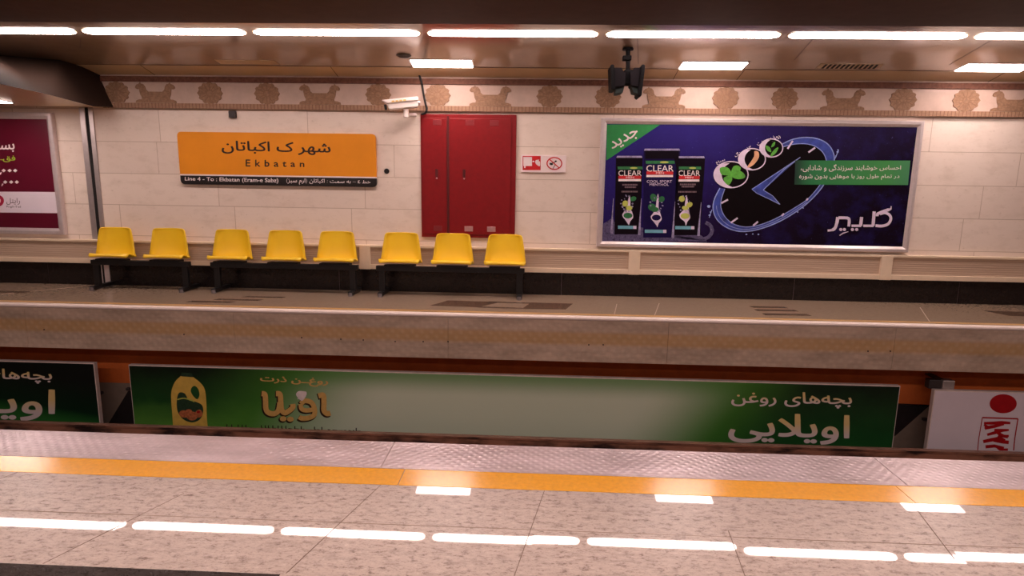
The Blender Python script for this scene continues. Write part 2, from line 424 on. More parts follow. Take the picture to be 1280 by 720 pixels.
def stroke(pts, w):
    """ribbon along a polyline; w a width or a list of widths"""
    n = len(pts); ws = w if isinstance(w, (list, tuple)) else [w]*n
    L, R = [], []
    for i, (x, y) in enumerate(pts):
        x0, y0 = pts[max(i-1, 0)]; x1, y1 = pts[min(i+1, n-1)]
        dx, dy = x1-x0, y1-y0; l = math.hypot(dx, dy) or 1
        L.append((x - dy/l*ws[i]/2, y + dx/l*ws[i]/2)); R.append((x + dy/l*ws[i]/2, y - dx/l*ws[i]/2))
    return [[L[i], L[i+1], R[i+1], R[i]] for i in range(n-1)]
def spline(pts, k=6, closed=False):
    out = []; n = len(pts)
    rng = range(n if closed else n-1)
    for i in rng:
        p0 = pts[(i-1) % n] if closed or i > 0 else pts[i]; p1 = pts[i]; p2 = pts[(i+1) % n]
        p3 = pts[(i+2) % n] if closed or i+2 < n else p2
        for j in range(k):
            t = j/k
            out.append(tuple(0.5*((2*p1[c]) + (-p0[c]+p2[c])*t + (2*p0[c]-5*p1[c]+4*p2[c]-p3[c])*t*t + (-p0[c]+3*p1[c]-3*p2[c]+p3[c])*t**3) for c in (0, 1)))
    if not closed: out.append(pts[-1])
    return out

# --- lettering: Persian is shaped into its joined forms by hand, then set in Blender's own font
NOJOIN = set('اآدذرزژو')
def persian(s):
    out = []; i = 0
    def letter(c): return 'LETTER' in unicodedata.name(c, '') and 'ARABIC' in unicodedata.name(c, '')
    while i < len(s):
        c = s[i]
        if c == '\u200c': i += 1; continue
        if not letter(c):
            out.append({'(': ')', ')': '('}.get(c, c)); i += 1; continue
        pc = s[i-1] if i else ' '
        join_prev = letter(pc) and pc not in NOJOIN
        if c == 'ل' and i+1 < len(s) and s[i+1] == 'ا':
            out.append('\uFEFC' if join_prev else '\uFEFB'); i += 2; continue
        nc = s[i+1] if i+1 < len(s) else ' '
        join_next = letter(nc) and c not in NOJOIN
        form = {(0, 0): 'ISOLATED', (1, 0): 'FINAL', (0, 1): 'INITIAL', (1, 1): 'MEDIAL'}[(int(join_prev), int(join_next))]
        try: out.append(unicodedata.lookup(unicodedata.name(c) + ' ' + form + ' FORM'))
        except KeyError: out.append(c)
        i += 1
    return ''.join(reversed(out))
def text_polys(s, bold=0.0, spacing=1.0):
    """outlines of the lettering: every outer contour is filled with the holes that lie in it"""
    from mathutils.geometry import delaunay_2d_cdt
    cu = bpy.data.curves.new('lettering_source', 'FONT'); cu.body = s; cu.space_character = spacing
    o = bpy.data.objects.new('lettering_source', cu); COL.objects.link(o)
    bpy.context.view_layer.update()
    cv = o.to_curve(bpy.context.evaluated_depsgraph_get())
    cons = []
    for sp in cv.splines:
        pts = []; bp = sp.bezier_points; n = len(bp)
        if n:
            for a in range(n):
                p, q = bp[a], bp[(a+1) % n]; p0, h0, h1, p1 = p.co, p.handle_right, q.handle_left, q.co
                straight = (h0-p0).length < 1e-5 and (h1-p1).length < 1e-5
                for k in range(1 if straight else 3):
                    t_ = k/3.0; c_ = p0*(1-t_)**3 + h0*3*t_*(1-t_)**2 + h1*3*t_*t_*(1-t_) + p1*t_**3
                    pts.append(Vector((c_.x, c_.y, 0)))
        else:
            pts = [Vector((p.co.x, p.co.y, 0)) for p in sp.points]
        cl = []
        for p in pts:
            if not cl or (p-cl[-1]).length > 1e-4: cl.append(p)
        if len(cl) > 2 and (cl[0]-cl[-1]).length < 1e-4: cl.pop()
        if len(cl) > 2: cons.append(cl)
    o.to_curve_clear(); bpy.data.objects.remove(o); bpy.data.curves.remove(cu)
    def area(c): return 0.5*sum(c[i].x*c[(i+1) % len(c)].y - c[(i+1) % len(c)].x*c[i].y for i in range(len(c)))
    big = max(cons, key=lambda c: abs(area(c))); sign = 1 if area(big) > 0 else -1
    def grow(c):
        if not bold: return c
        out = []
        for i in range(len(c)):
            a, b, d = c[i-1], c[i], c[(i+1) % len(c)]
            e1, e2 = (b-a).normalized(), (d-b).normalized()
            nn = Vector((e1.y+e2.y, -e1.x-e2.x, 0)); l = nn.length
            out.append(b + nn/l*bold*sign if l > 0.3 else b.copy())
        return out
    cons = [grow(c) for c in cons]
    # non-zero fill: triangulate all outlines together, keep the triangles the outlines wind around
    pts, edges = [], []
    for c in cons:
        b0 = len(pts); n = len(c)
        pts += [Vector((p.x, p.y)) for p in c]; edges += [(b0+i, b0+(i+1) % n) for i in range(n)]
    co, _, tris, _, _, _ = delaunay_2d_cdt(pts, edges, [], 0, 1e-6)
    bbs = [(min(p.x for p in c), max(p.x for p in c), min(p.y for p in c), max(p.y for p in c)) for c in cons]
    def winding(x, y):
        w = 0
        for c, bb in zip(cons, bbs):
            if not (bb[0] <= x <= bb[1] and bb[2] <= y <= bb[3]): continue
            n = len(c)
            for i in range(n):
                a, b = c[i], c[(i+1) % n]
                if (a.y > y) != (b.y > y) and x < (b.x-a.x)*(y-a.y)/(b.y-a.y) + a.x: w += 1 if b.y > a.y else -1
        return w
    fs = [list(t_) for t_ in tris if winding(sum(co[i].x for i in t_)/3, sum(co[i].y for i in t_)/3) != 0]
    used = sorted(set(i for t_ in fs for i in t_)); ix = {v: k for k, v in enumerate(used)}
    return [(co[i].x, co[i].y) for i in used], [[ix[i] for i in t_] for t_ in fs]
def text(parent, s, quad, Y, m, bold=0.0, rtl=False, spacing=1.0, name='lettering', label=None):
    """quad = TL, TR, BR, BL of the ink's extent"""
    vs, fs = text_polys(persian(s) if rtl else s, bold, spacing)
    x0, x1 = min(v[0] for v in vs), max(v[0] for v in vs); y0, y1 = min(v[1] for v in vs), max(v[1] for v in vs)
    bm = BM(); bv = []
    tl, tr, br, bl = quad
    for x, y in vs:
        u = (x-x0)/(x1-x0); w = (y1-y)/(y1-y0)
        px = (tl[0]*(1-u)+tr[0]*u)*(1-w) + (bl[0]*(1-u)+br[0]*u)*w
        py = (tl[1]*(1-u)+tr[1]*u)*(1-w) + (bl[1]*(1-u)+br[1]*u)*w
        bv.append(bm.verts.new(aty(px, py, Y)))
    for f in fs:
        try: bm.faces.new([bv[i] for i in f])
        except ValueError: pass
    o = link(name, bm, m, parent)
    if label: o['label'] = label
    return o

# ================================================================== THE SETTING
# near platform: slabs laid a hair out of true, black-tile field, yellow line, chequer plate
fl = BM()
xs = [XL, -4.8, -3.8, -2.85, -1.905, -0.905, 0.01, 0.935, 1.895, 2.85, 3.8, 4.8, XR]
ys = [-4.0, -2.0, 0.4, 2.222, 2.608, 2.979]
for i in range(len(xs)-1):
    for j in range(len(ys)-1):
        if xs[i+1]-xs[i] > 3: tx = 0
        else: tx = random.uniform(-0.0007, 0.0007)
        ty = random.uniform(-0.0005, 0.0005) if j >= 2 else 0
        if xs[i+1]-xs[i] > 3: ty = 0
        x0, x1, y0, y1 = xs[i], xs[i+1], ys[j], ys[j+1]
        if j == 4: ty *= 0.6
        dk = 1 if (j == 2 and x1 <= -0.9) else 0
        poly(fl, [(x0, y0, -tx-ty), (x1, y0, tx-ty), (x1, y1, tx+ty), (x0, y1, -tx+ty)], 0)
for (y0, y1) in ((2.979, NE),):
    poly(fl, [(XL, y0, -0.002), (XR, y0, -0.002), (XR, y1, -0.002), (XL, y1, -0.002)])
poly(fl, [(XL, NE, -0.002), (XR, NE, -0.002), (XR, NE, PIT), (XL, NE, PIT)])
floor = struct('floor', fl, M['granite'], 'polished speckled granite platform floor in the foreground', 'floor')
def fchild(name, bm, m, label=None):
    o = link(name, bm, m, floor)
    if label: o['label'] = label
    return o
b = BM(); 
for x0, x1 in ((XL, -2.055), (-2.0535, -1.02)):
    box(b, x0, x1, 0.45, 2.212, -0.01, 0.0016)
fchild('dark_tile_border', b, M['granite_dark'], 'dark granite tiles')
b = BM()
for (xa, ya, xb, yb) in ((-2.03, 2.22, -1.78, 2.82), (-1.0, 2.22, -0.80, 2.978), (-0.07, 2.22, 0.07, 2.978), (0.93, 2.66, 0.885, 2.22), (1.96, 2.978, 1.86, 2.5), (2.9, 2.978, 2.75, 2.3), (-3.1, 2.2, -2.8, 2.978)):
    slab(b, [(xa-0.0016, ya, 0.0012), (xa+0.0016, ya, 0.0012), (xb+0.0016, yb, 0.0012), (xb-0.0016, yb, 0.0012)], (0, 0, -0.004))
fchild('tile_joint', b, M['joint'])
b = bx(XL, XR, 2.606, 2.6085, -0.004, 0.0008)
fchild('tile_joint', b, M['joint_thin'])
b = BM(); edges = [XL, -3.2, -0.71, 1.98, 4.4, XR]
for x0, x1 in zip(edges, edges[1:]):
    box(b, x0+0.002, x1-0.002, 2.98, 3.162, -0.01, 0.0015)
fchild('yellow_line', b, M['yellow_line'], 'yellow safety line')
b = BM(); edges = [XL, -3.4, -0.85, 2.05, 4.6, XR]
for x0, x1 in zip(edges, edges[1:]):
    box(b, x0+0.002, x1-0.002, 3.166, NE+0.004, -0.03, 0.002)
fchild('chequer_plate', b, M['plate'], 'chequered metal edge plate')

# far platform
b = BM()
poly(b, [(XL, DE+0.02, ZF), (XR, DE+0.02, ZF), (XR, W, ZF), (XL, W, ZF)])
poly(b, [(XL, DE+0.02, ZF), (XR, DE+0.02, ZF), (XR, DE+0.02, -0.742), (XL, DE+0.02, -0.742)])
poly(b, [(XL, DE+0.02, -0.742), (XR, DE+0.02, -0.742), (XR, 8.52, -0.742), (XL, 8.52, -0.742)])
ffl = struct('floor_opposite', b, M['granite_far'], 'polished brown platform floor across the track', 'floor')
b = BM(); ed = [XL] + [-6.95+2.9*i for i in range(7)] + [XR]
for x0, x1 in zip(ed, ed[1:]): box(b, x0+0.002, x1-0.002, DE, DE+0.03, -0.742, ZF-0.03)
sk = link('platform_skirt', b, M['skirt'], ffl); sk['label'] = 'chequered metal plate facing the track'
b = bx(XL, XR, DE-0.03, DE+0.09, ZF-0.05, ZF+0.004, bev=0.03); o = link('platform_nosing', b, M['nosing'], ffl); o['label'] = 'bright metal nosing'
b = bx(XL, XR, DE+0.1, DE+0.19, ZF-0.01, ZF+0.002); o = link('yellow_line', b, M['yellow_far'], ffl); o['label'] = 'yellow safety line'
# rivets along the skirt
b = BM()
for px, py in ((426, 424), (454, 425), (494, 427), (529, 427), (560, 427), (736, 431), (754, 431), (1085, 439), (1113, 439), (377, 422), (55, 412), (230, 418)):
    p = aty(px, py, DE-0.004)
    bmesh.ops.create_uvsphere(b, u_segments=8, v_segments=5, radius=0.010, matrix=Matrix.Translation(p))
o = link('rivet', b, M['dark_grey'], ffl)
# brown inlaid floor pattern of the far platform
inl = [[(537, 382), (597, 384), (626, 377.5), (560, 375.5)], [(652, 386), (707, 386.8), (716, 379.5), (664, 378)],
       [(597, 384.3), (652, 386), (654, 384.7), (600, 383)], [(605, 378), (662, 379.6), (664, 378.2), (612, 376.7)],
       [(232, 377.5), (287, 378.6), (296, 376.9), (240, 375.8)], [(266, 374.7), (322, 376), (330, 374.4), (274, 373.2)], [(300, 371.3), (352, 372.4), (358, 371.2), (310, 370.2)],
       [(942, 384.6), (986, 385.2), (980, 383.4), (936, 382.7)], [(947, 388.6), (999, 389.3), (992, 387.2), (942, 386.5)], [(957, 394), (1015, 394.8), (1008, 392.4), (952, 391.6)],
       [(1228, 388.2), (1300, 390.5), (1300, 395.8), (1262, 394.8)], [(-20, 363), (40, 364.2), (30, 366.2), (-20, 365.6)]]
b = BM()
for q in inl:
    slab(b, [atz(x, y, ZF+0.0012) for x, y in q], (0, 0, -0.004))
o = link('floor_inlay', b, M['granite_inlay'], ffl); o['label'] = 'dark brown inlaid tiles'
b = BM()
for (xa, ya), (xb, yb) in (((2, 367.5), (108, 357.5)), ((818, 395), (824, 379)), ((768, 393), (771, 380)), ((1162, 402), (1150, 384))):
    p, q = atz(xa, ya, ZF+0.001), atz(xb, yb, ZF+0.001); d = (q-p).normalized(); s = Vector((-d.y, d.x, 0))*0.005
    slab(b, [p-s, p+s, q+s, q-s], (0, 0, -0.003))
o = link('tile_joint', b, M['joint_far'], ffl)

# track pit
b = BM(); poly(b, [(XL, NE, PIT), (XR, NE, PIT), (XR, 8.52, PIT), (XL, 8.52, PIT)])
struct('floor_track', b, M['ballast'], 'dark brown track bed between the platforms', 'track bed')
ZB = -1.46
b = bx(XL, XR, 8.5, 8.6, PIT-0.02, -0.742)
tw = struct('wall_track', b, M['grey_wall'], 'grey wall under the opposite platform with an orange band', 'wall')
o = link('orange_band', bx(XL, XR, 8.494, 8.51, ZB, -0.744), M['orange'], tw); o['label'] = 'orange painted band'
b = BM()  # dark diagonal patches laid on the grey wall between the posters
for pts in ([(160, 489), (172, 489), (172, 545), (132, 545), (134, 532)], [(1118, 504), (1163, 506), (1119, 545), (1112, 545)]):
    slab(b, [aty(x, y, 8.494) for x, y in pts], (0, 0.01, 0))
o = link('dark_diagonal', b, M['dark_patch'], tw); o['label'] = 'dark diagonal patch'
b = BM()
for px, py in ((126, 491), (1156, 524), (161, 486)):
    p = aty(px, py, 8.48); box(b, p.x-0.03, p.x+0.03, 8.45, 8.51, p.z-0.02, p.z+0.02, bev=0.006)
o = link('wall_bolt', b, M['dark_grey'], tw)

# far wall
b = bx(XL, XR, W, W+0.2, ZF-0.02, 3.3)
wall = struct('wall_back', b, M['travertine'], 'cream travertine wall in courses behind the opposite platform', 'wall')
b = BM(); ed = [XL, -9.9, -6.68, -3.6, -0.3, 3.75, 5.95, 9.4, XR]
seams = [aty(x, 350, W).x for x in (64, 992, 1198)]
ed = sorted([XL, XR] + seams + [-3.1, 0.4])
for x0, x1 in zip(ed, ed[1:]): box(b, x0+0.003, x1-0.003, W-0.04, W+0.02, ZF-0.01, 0.27)
bb = struct('baseboard_back', b, M['base_black'], 'black polished granite base of the far wall', 'baseboard')
o = link('base_seam', bx(XL, XR, W-0.034, W, ZF, 0.26), M['ink_grey'], bb)

# frieze
FZ0, FZ1 = 2.635, 3.085
FY = W-0.035
XF = -6.66
b = bx(XF, XR, FY, W+0.02, FZ0, FZ1+0.03)
fr = struct('trim_1', b, M['frieze'], 'pale marble frieze with brown rosettes and double horses', 'frieze')
link('border', bx(XF, XR, FY-0.015, FY+0.01, FZ0-0.01, FZ0+0.065), M['border'], fr)
o = link('border', bx(XF, XR, FY-0.02, FY+0.01, FZ1-0.075, FZ1+0.005), M['border_dark'], fr); o['label'] = 'dark upper border'
def relief(cx, outline, depth=0.012, z0=0.0):
    b = BM(); slab(b, [(cx+x, FY-depth, z) for x, z in outline], (0, depth+0.004, 0)); return b
ZC = 2.852
def rosette(cx):
    n = 40; R = 0.17
    ol = [((R*0.97 + 0.012*math.cos(12*2*math.pi*k/n*1.0))*1.12*math.cos(2*math.pi*k/n), ZC + (R*0.93 + 0.010*math.cos(12*2*math.pi*k/n))*math.sin(2*math.pi*k/n)) for k in range(n)]
    o = link('rosette', relief(cx, ol), M['relief'], fr)
    g = BM()
    for k in range(12):
        a = 2*math.pi*k/12
        p0 = Vector((cx + 0.045*math.cos(a), FY-0.0135, ZC+0.04*math.sin(a))); p1 = Vector((cx+0.165*math.cos(a), FY-0.0135, ZC+0.14*math.sin(a)))
        sd = Vector((-math.sin(a), 0, math.cos(a)))*0.004
        slab(g, [p0-sd, p0+sd, p1+sd, p1-sd], (0, 0.003, 0))
    for R2, r2 in ((0.055, 0.046),):
        for k in range(20):
            a0, a1 = 2*math.pi*k/20, 2*math.pi*(k+1)/20
            q = [Vector((cx+R*math.cos(a), FY-0.0135, ZC+R*0.9*math.sin(a))) for R, a in ((R2, a0), (R2, a1), (r2, a1), (r2, a0))]
            poly(g, q)
    o2 = link('rosette_petal_lines', g, M['relief_line'], o)
half = [(0.0, 0.015), (0.11, 0.015), (0.145, 0.045), (0.155, 0.09), (0.185, 0.125), (0.215, 0.13), (0.23, 0.15), (0.245, 0.13), (0.28, 0.118), (0.305, 0.09), (0.308, 0.065), (0.28, 0.05), (0.25, 0.055), (0.245, 0.02),
        (0.235, -0.03), (0.215, -0.07), (0.22, -0.098), (0.265, -0.10), (0.31, -0.118), (0.315, -0.148), (0.0, -0.148)]
def horses(cx):
    ol = [(x, ZC+z) for x, z in half] + [(-x, ZC+z) for x, z in reversed(half[1:-1])]
    o = link('double_horse', relief(cx, ol), M['relief'], fr)
    g = BM()
    for s in (-1, 1):
        for (xa, za, xb, zb) in ((0.15, 0.03, 0.23, 0.0), (0.19, 0.115, 0.23, 0.07), (0.05, -0.06, 0.19, -0.08)):
            pa, pb = Vector((cx+s*xa, FY-0.0135, ZC+za)), Vector((cx+s*xb, FY-0.0135, ZC+zb))
            slab(g, [pa, pa+Vector((0, 0, 0.008)), pb+Vector((0, 0, 0.008)), pb], (0, 0.003, 0))
    link('horse_lines', g, M['relief_line'], o)
for px in (147, 263, 334, 473, 547, 687, 760, 907, 981, 1129, 1208): rosette(aty(px, 121, FY).x)
for px in (195, 400, 613, 830, 1054, 1268): horses(aty(px, 121, FY).x)

# ceiling over the far platform, the dark ceiling over the tracks, and the low bulkhead on the left
b = BM(); Y0, Y1 = 7.44, 9.02
poly(b, [(XL, Y0, ceil_z(Y0)), (XR, Y0, ceil_z(Y0)), (XR, Y1, ceil_z(Y1)), (XL, Y1, ceil_z(Y1))])
z1 = ceil_z(Y1)
ce = struct('ceiling', b, M['ceiling_panel'], 'glossy brown sloping ceiling panels over the opposite platform', 'ceiling')
b = BM()
poly(b, [(XL, Y1, z1), (XR, Y1, z1), (XR, W, FZ1+0.02), (XL, W, FZ1+0.02)])
o = link('ceiling_edge_panel', b, M['ceiling_lower'], ce); o['label'] = 'lighter strip along the frieze'
b = BM()
for (pa, pb) in (((1187, 81), (1240, 50)), ((993, 75), (1017, 48)), ((798, 80), (797, 49)), ((100, 60), (101, 48))):
    p, q = atc(*pa, off=0.003), atc(*pb, off=0.003)
    slab(b, [p-Vector((.005, 0, 0)), p+Vector((.005, 0, 0)), q+Vector((.005, 0, 0)), q-Vector((.005, 0, 0))], (0, 0, 0.004))
p = atc(640, 81, off=0.002)
box(b, XL, XR, Y1-0.006, Y1+0.006, z1-0.004, z1+0.01)
for px in (185, 418, 845, 926, 1247):
    x = aty(px, 88, 9.2).x; pa, pb = Vector((x, Y1, z1-0.003)), Vector((x, W-0.04, FZ1+0.02+0.001))
    slab(b, [pa-Vector((.004, 0, 0)), pa+Vector((.004, 0, 0)), pb+Vector((.004, 0, 0)), pb-Vector((.004, 0, 0))], (0, 0, 0.004))
o = link('panel_seam', b, M['ceiling_seam'], ce)
zd = aty(640, 30.5, 7.40).z
b = bx(XL, XR, 3.2, 7.40, zd, zd+0.4)
struct('ceiling_track', b, M['ceiling_dark'], 'dark brown ceiling over the track', 'ceiling')
b = BM(); poly(b, [(XL, 7.36, zd+0.1), (XR, 7.36, zd+0.1), (XR, 7.46, zd+0.1), (XL, 7.46, zd+0.1)])
poly(b, [(XL, -4, 3.3), (XR, -4, 3.3), (XR, 3.25, 3.3), (XL, 3.25, 3.3)])
poly(b, [(XL, 3.25, 3.3), (XR, 3.25, 3.3), (XR, 3.25, zd), (XL, 3.25, zd)])
struct('ceiling_near', b, M['ceiling_plain'], 'ceiling over the near platform', 'ceiling')
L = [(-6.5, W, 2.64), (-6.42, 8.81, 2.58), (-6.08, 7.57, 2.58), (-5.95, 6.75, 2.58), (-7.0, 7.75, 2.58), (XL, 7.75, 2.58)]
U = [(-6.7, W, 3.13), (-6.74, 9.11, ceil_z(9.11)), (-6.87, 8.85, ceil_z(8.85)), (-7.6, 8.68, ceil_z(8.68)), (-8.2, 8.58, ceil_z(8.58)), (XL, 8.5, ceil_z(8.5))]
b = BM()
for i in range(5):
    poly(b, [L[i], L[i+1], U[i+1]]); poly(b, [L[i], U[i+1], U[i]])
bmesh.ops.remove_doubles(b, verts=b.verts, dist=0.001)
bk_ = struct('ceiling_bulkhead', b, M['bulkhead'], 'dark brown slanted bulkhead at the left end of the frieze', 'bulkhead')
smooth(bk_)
b = BM(); poly(b, [L[0], L[1], L[2], L[3], L[4], L[5], (XL, W, 2.64)])
o = link('low_ceiling', b, M['ceiling_lower'], bk_); o['label'] = 'lighter underside'

# room ends and the wall behind the photographer
struct('wall_front', bx(XL, XR, -4.2, -4.0, PIT, 3.4), M['room_paint'], 'wall behind the near platform', 'wall')
struct('wall_left', bx(XL-0.2, XL, -4.2, W+0.2, PIT, 3.6), M['room_paint'], 'left end of the station', 'wall')
struct('wall_right', bx(XR, XR+0.2, -4.2, W+0.2, PIT, 3.6), M['room_paint'], 'right end of the station', 'wall')

# aluminium expansion joint running down the far wall
xa = aty(117, 220, W).x
b = BM()
box(b, xa-0.115, xa-0.028, W-0.016, W+0.01, 0.60, 2.63, bev=0.004); box(b, xa+0.028, xa+0.10, W-0.016, W+0.01, 0.60, 2.63, bev=0.004)
ej = struct('trim_2', b, M['alu_dull'], 'aluminium strips either side of a black vertical gap in the wall', 'trim')
link('gap', bx(xa-0.028, xa+0.028, W-0.006, W+0.01, 0.60, 2.63), M['groove'], ej)
xb = aty(129.5, 340, W-0.05).x
b = BM(); box(b, xb-0.10, xb-0.018, W-0.056, W-0.03, ZF, 0.28); box(b, xb+0.018, xb+0.10, W-0.056, W-0.03, ZF, 0.28)
link('base_strip', b, M['alu'], ej); link('gap', bx(xb-0.018, xb+0.018, W-0.05, W-0.03, ZF, 0.28), M['groove'], ej)

# ================================================================== BIG THINGS
# ventilation trunk along the foot of the wall
TY = W-0.10
zt1, zt0 = 0.60, 0.225
d = thing('ventilation_duct', 'long cream duct with ribbed beige panels along the foot of the far wall', 'duct', (0, TY, zt0))
b = BM(); box(b, XL, XR, TY, W+0.0, zt1-0.035, zt1, bev=0.006); link('top_rail', b, M['cream'], d)
b = BM(); box(b, XL, XR, TY, W-0.03, zt0, zt0+0.075, bev=0.006); link('bottom_rail', b, M['cream'], d)
posts = [aty(x, 325, TY).x for x in (-150, 456, 793, 1109)] + [8.3]
for x in posts: link('post', bx(x-0.085, x+0.085, TY-0.006, W-0.03, zt0-0.004, zt1-0.004, bev=0.006), M['cream'], d)
for x0, x1 in zip([XL]+posts, posts+[XR]):
    if x1-x0 > 0.4: link('ribbed_panel', bx(x0+0.085, x1-0.085, TY+0.03, W-0.02, zt0+0.06, zt1-0.03), M['ribbed'], d)

# rails
RY, RZ = 7.5, aty(640, 546, 7.5).z
d = thing('rail', 'rusty running rail along the foot of the trackside posters', 'rail', (0, RY, PIT))
prof = [(-0.075, -0.165), (0.075, -0.165), (0.07, -0.15), (0.012, -0.135), (0.012, -0.045), (0.036, -0.03), (0.036, -0.008), (-0.036, -0.008), (-0.036, -0.03), (-0.012, -0.045), (-0.012, -0.135), (-0.07, -0.15)]
b = BM(); slab(b, [(XL, RY+y, RZ+z) for y, z in prof], (XR-XL, 0, 0)); link('rail_web', b, M['rail'], d)
link('rail_head', bx(XL, XR, RY-0.036, RY+0.036, RZ-0.009, RZ, bev=0.003), M['rail_head'], d)
b = bx(XL, XR, RY-0.18, RY+0.18, PIT-0.02, RZ-0.164); o = link('plinth', b, M['ballast'], d)

# trackside posters
PY = 8.1
PB = -2.0
def track_panel(label, x0, x1, z1, mface):
    d = thing('trackside_poster', label, 'poster', ((x0+x1)/2, PY, PB), 'posters in the track pit')
    link('board', bx(x0, x1, PY+0.004, PY+0.07, PB, z1, bev=0.004), M['white_edge'], d)
    link('printed_face', bx(x0+0.012, x1-0.012, PY, PY+0.006, PB, z1-0.016), mface, d)
    return d
LP = PY-0.002
pl = track_panel('dark green trackside poster with pale lettering, cut by the left edge of the photo', -9.6, aty(121, 490, PY).x, -1.035, M['dark_green'])
text(pl, 'بچه‌های روغن', [(-88, 459), (65, 462), (65, 480), (-88, 477)], LP, M['beige_ink'], 0.016, True)
text(pl, 'اویلایی', [(-112, 482), (70, 487), (68, 527), (-112, 524)], LP, M['beige_ink'], 0.02, True)
pc = track_panel('long green trackside poster with a yellow oil bottle in the centre of the pit', aty(163.5, 490, PY).x, aty(1121, 520, PY).x, -1.045, M['green_poster'])
# oil bottle
ol = spline([(226, 470), (219, 477), (214.5, 488), (214, 500), (215.5, 520), (216.5, 536)], 5) + spline([(260, 538), (258.5, 520), (258, 504), (256, 487), (250, 478), (241, 471)], 5)
ol = [(x, y) for x, y in ol]
o = prt('printed_bottle', pc, M['oil_yellow'], [ol], LP); o['label'] = 'yellow oil bottle'
prt('printed_cap', o, M['deep_green_ink'], [[(226.5, 470.5), (227, 465.5), (240, 466.5), (241, 471.5)]], LP-0.001)
prt('printed_handle_hole', o, M['handle_green'], [spline([(240, 484), (244, 482.5), (248, 487), (249.3, 494), (246.5, 499), (241.5, 495), (238.5, 489)], 5, True)], LP-0.001)
prt('printed_bottle_label', o, M['deep_green_ink'], [spline([(224, 491), (221, 500), (222, 514), (229, 524), (240, 528), (250, 524), (254, 514), (252, 506), (244, 502), (236, 500), (231, 492)], 5, True)], LP-0.001)
prt('printed_vegetable', o, M['tomato'], [ell(230, 517.5, 6.2, 4.6, 10), ell(240, 520, 7, 5.6, 0), ell(248.5, 517, 4.6, 5, 20), ell(236, 514, 4, 2.6, 0)], LP-0.002)
prt('printed_stripe', o, M['olive_ink'], stroke(spline([(221.5, 499.5), (229, 497.8), (236, 499.2), (243, 502)], 5), 1.5), LP-0.0025)
prt('printed_vegetable', o, M['poster_red'], [ell(248, 515, 2.2, 1.5, -20)], LP-0.003)
text(pc, 'روغــن ذرت', [(325, 469), (410.5, 473), (410, 484), (325, 480)], LP, M['gold_ink'], 0.028, True, label='gold lettering')
# big gold word, in heavy rounded strokes
def gold(dx, dy, m, Y, grow=0.0):
    S = lambda pts, w: stroke(spline([(x+dx, y+dy) for x, y in pts], 6), w+grow)
    pp = S([(327, 492), (331, 493), (332, 500), (332.5, 511), (336, 516), (343, 517), (348, 513), (350, 503)], 6.5)
    pp += S([(345, 492), (350, 493), (351, 503), (352, 512), (356, 516), (362, 513), (366, 509), (366, 505)], 6.5)
    pp += S([(376, 505), (381, 501), (389, 503), (393, 510), (393, 518), (387, 522), (378, 523), (374, 521)], 6.0)
    pp += S([(376, 505), (377, 511), (383, 513), (391, 512)], 5.5)
    pp += S([(398, 495), (404, 494), (405, 503), (405, 513), (409, 517), (413, 516)], 6.5)
    pp += [ell(354+dx, 523.5+dy, 4.2+grow/2, 3.2+grow/2), ell(363+dx, 524+dy, 4.2+grow/2, 3.2+grow/2)]
    return pp
prt('lettering_shadow', pc, M['ink_dark'], gold(-1.2, 1.2, None, LP, 1.4), LP+0.0008)
prt('lettering', pc, M['gold_ink'], gold(0, 0, None, LP), LP-0.0015)['label'] = 'heavy gold lettering'
prt('printed_leaf', pc, M['ink_white'], [spline([(370, 493), (373, 489), (379, 489), (383, 490), (383, 494), (380, 499), (377, 501), (373, 498)], 4, True)] + stroke([(372, 499), (378, 493)], 1.0), LP-0.003)
sm = []
xx = 283.0
while xx < 452:
    yb = 533.5 + (xx-283)*0.028
    w_ = random.uniform(2, 7)
    sm += stroke([(xx, yb+random.uniform(0, 1.2)), (xx+w_, yb+random.uniform(0.3, 1.4))], 1.5)
    if random.random() < 0.6: sm.append([(xx, yb-3.2), (xx+1.3, yb-3.2), (xx+1.3, yb+1), (xx, yb+1)])
    xx += w_+random.uniform(0.8, 3.0)
prt('lettering', pc, M['ink_dark'], sm, LP)['label'] = 'small dark lettering along the bottom edge'
text(pc, 'بچه‌های روغن', [(914, 489), (1065, 491), (1065, 511), (914, 509)], LP, M['beige_ink'], 0.016, True)
text(pc, 'اویلایی', [(911, 515), (1063, 519), (1061, 557), (910, 553)], LP, M['beige_ink'], 0.02, True, label='large cream lettering')
pr = track_panel('white trackside poster with a red dot and red scribble at the right', aty(1164, 520, PY).x, 9.4, aty(1200, 488.5, PY).z, M['poster_white'])
prt('printed_dot', pr, M['poster_red'], [ell(1254, 504.7, 17, 12)], LP)['label'] = 'red dot'
fr_px = stroke([(1228, 522), (1272.5, 523.5)], 1.8) + stroke([(1228, 522), (1223.5, 548), (1222, 563)], 1.1) + stroke([(1272.5, 523.5), (1268.5, 548), (1267, 563)], 1.4)
prt('printed_box', pr, M['poster_red'], fr_px, LP)['label'] = 'thin red outline'
scr = stroke([(1230, 529), (1240, 529), (1252, 528.2), (1263, 528.8)], [3, 4, 4, 3]) + stroke([(1231, 535), (1243, 533), (1255, 530)], [4.5, 4, 3]) + stroke([(1230, 531), (1236, 533.5), (1231, 536)], 3)
scr += stroke([(1243, 537.5), (1252, 538), (1261, 537.5)], [3, 4, 2.5]) + stroke([(1234, 543.5), (1243, 541), (1253, 538)], [3, 4, 4]) + stroke([(1247, 541), (1254, 545), (1260, 546)], 4) + stroke([(1250, 545), (1261, 545)], 3)
scr += stroke([(1229, 552), (1241, 549.5), (1253, 547)], [4, 4.5, 4]) + stroke([(1242, 550), (1252, 552), (1261, 553)], 4.5) + stroke([(1247, 545.5), (1256, 551)], 4)
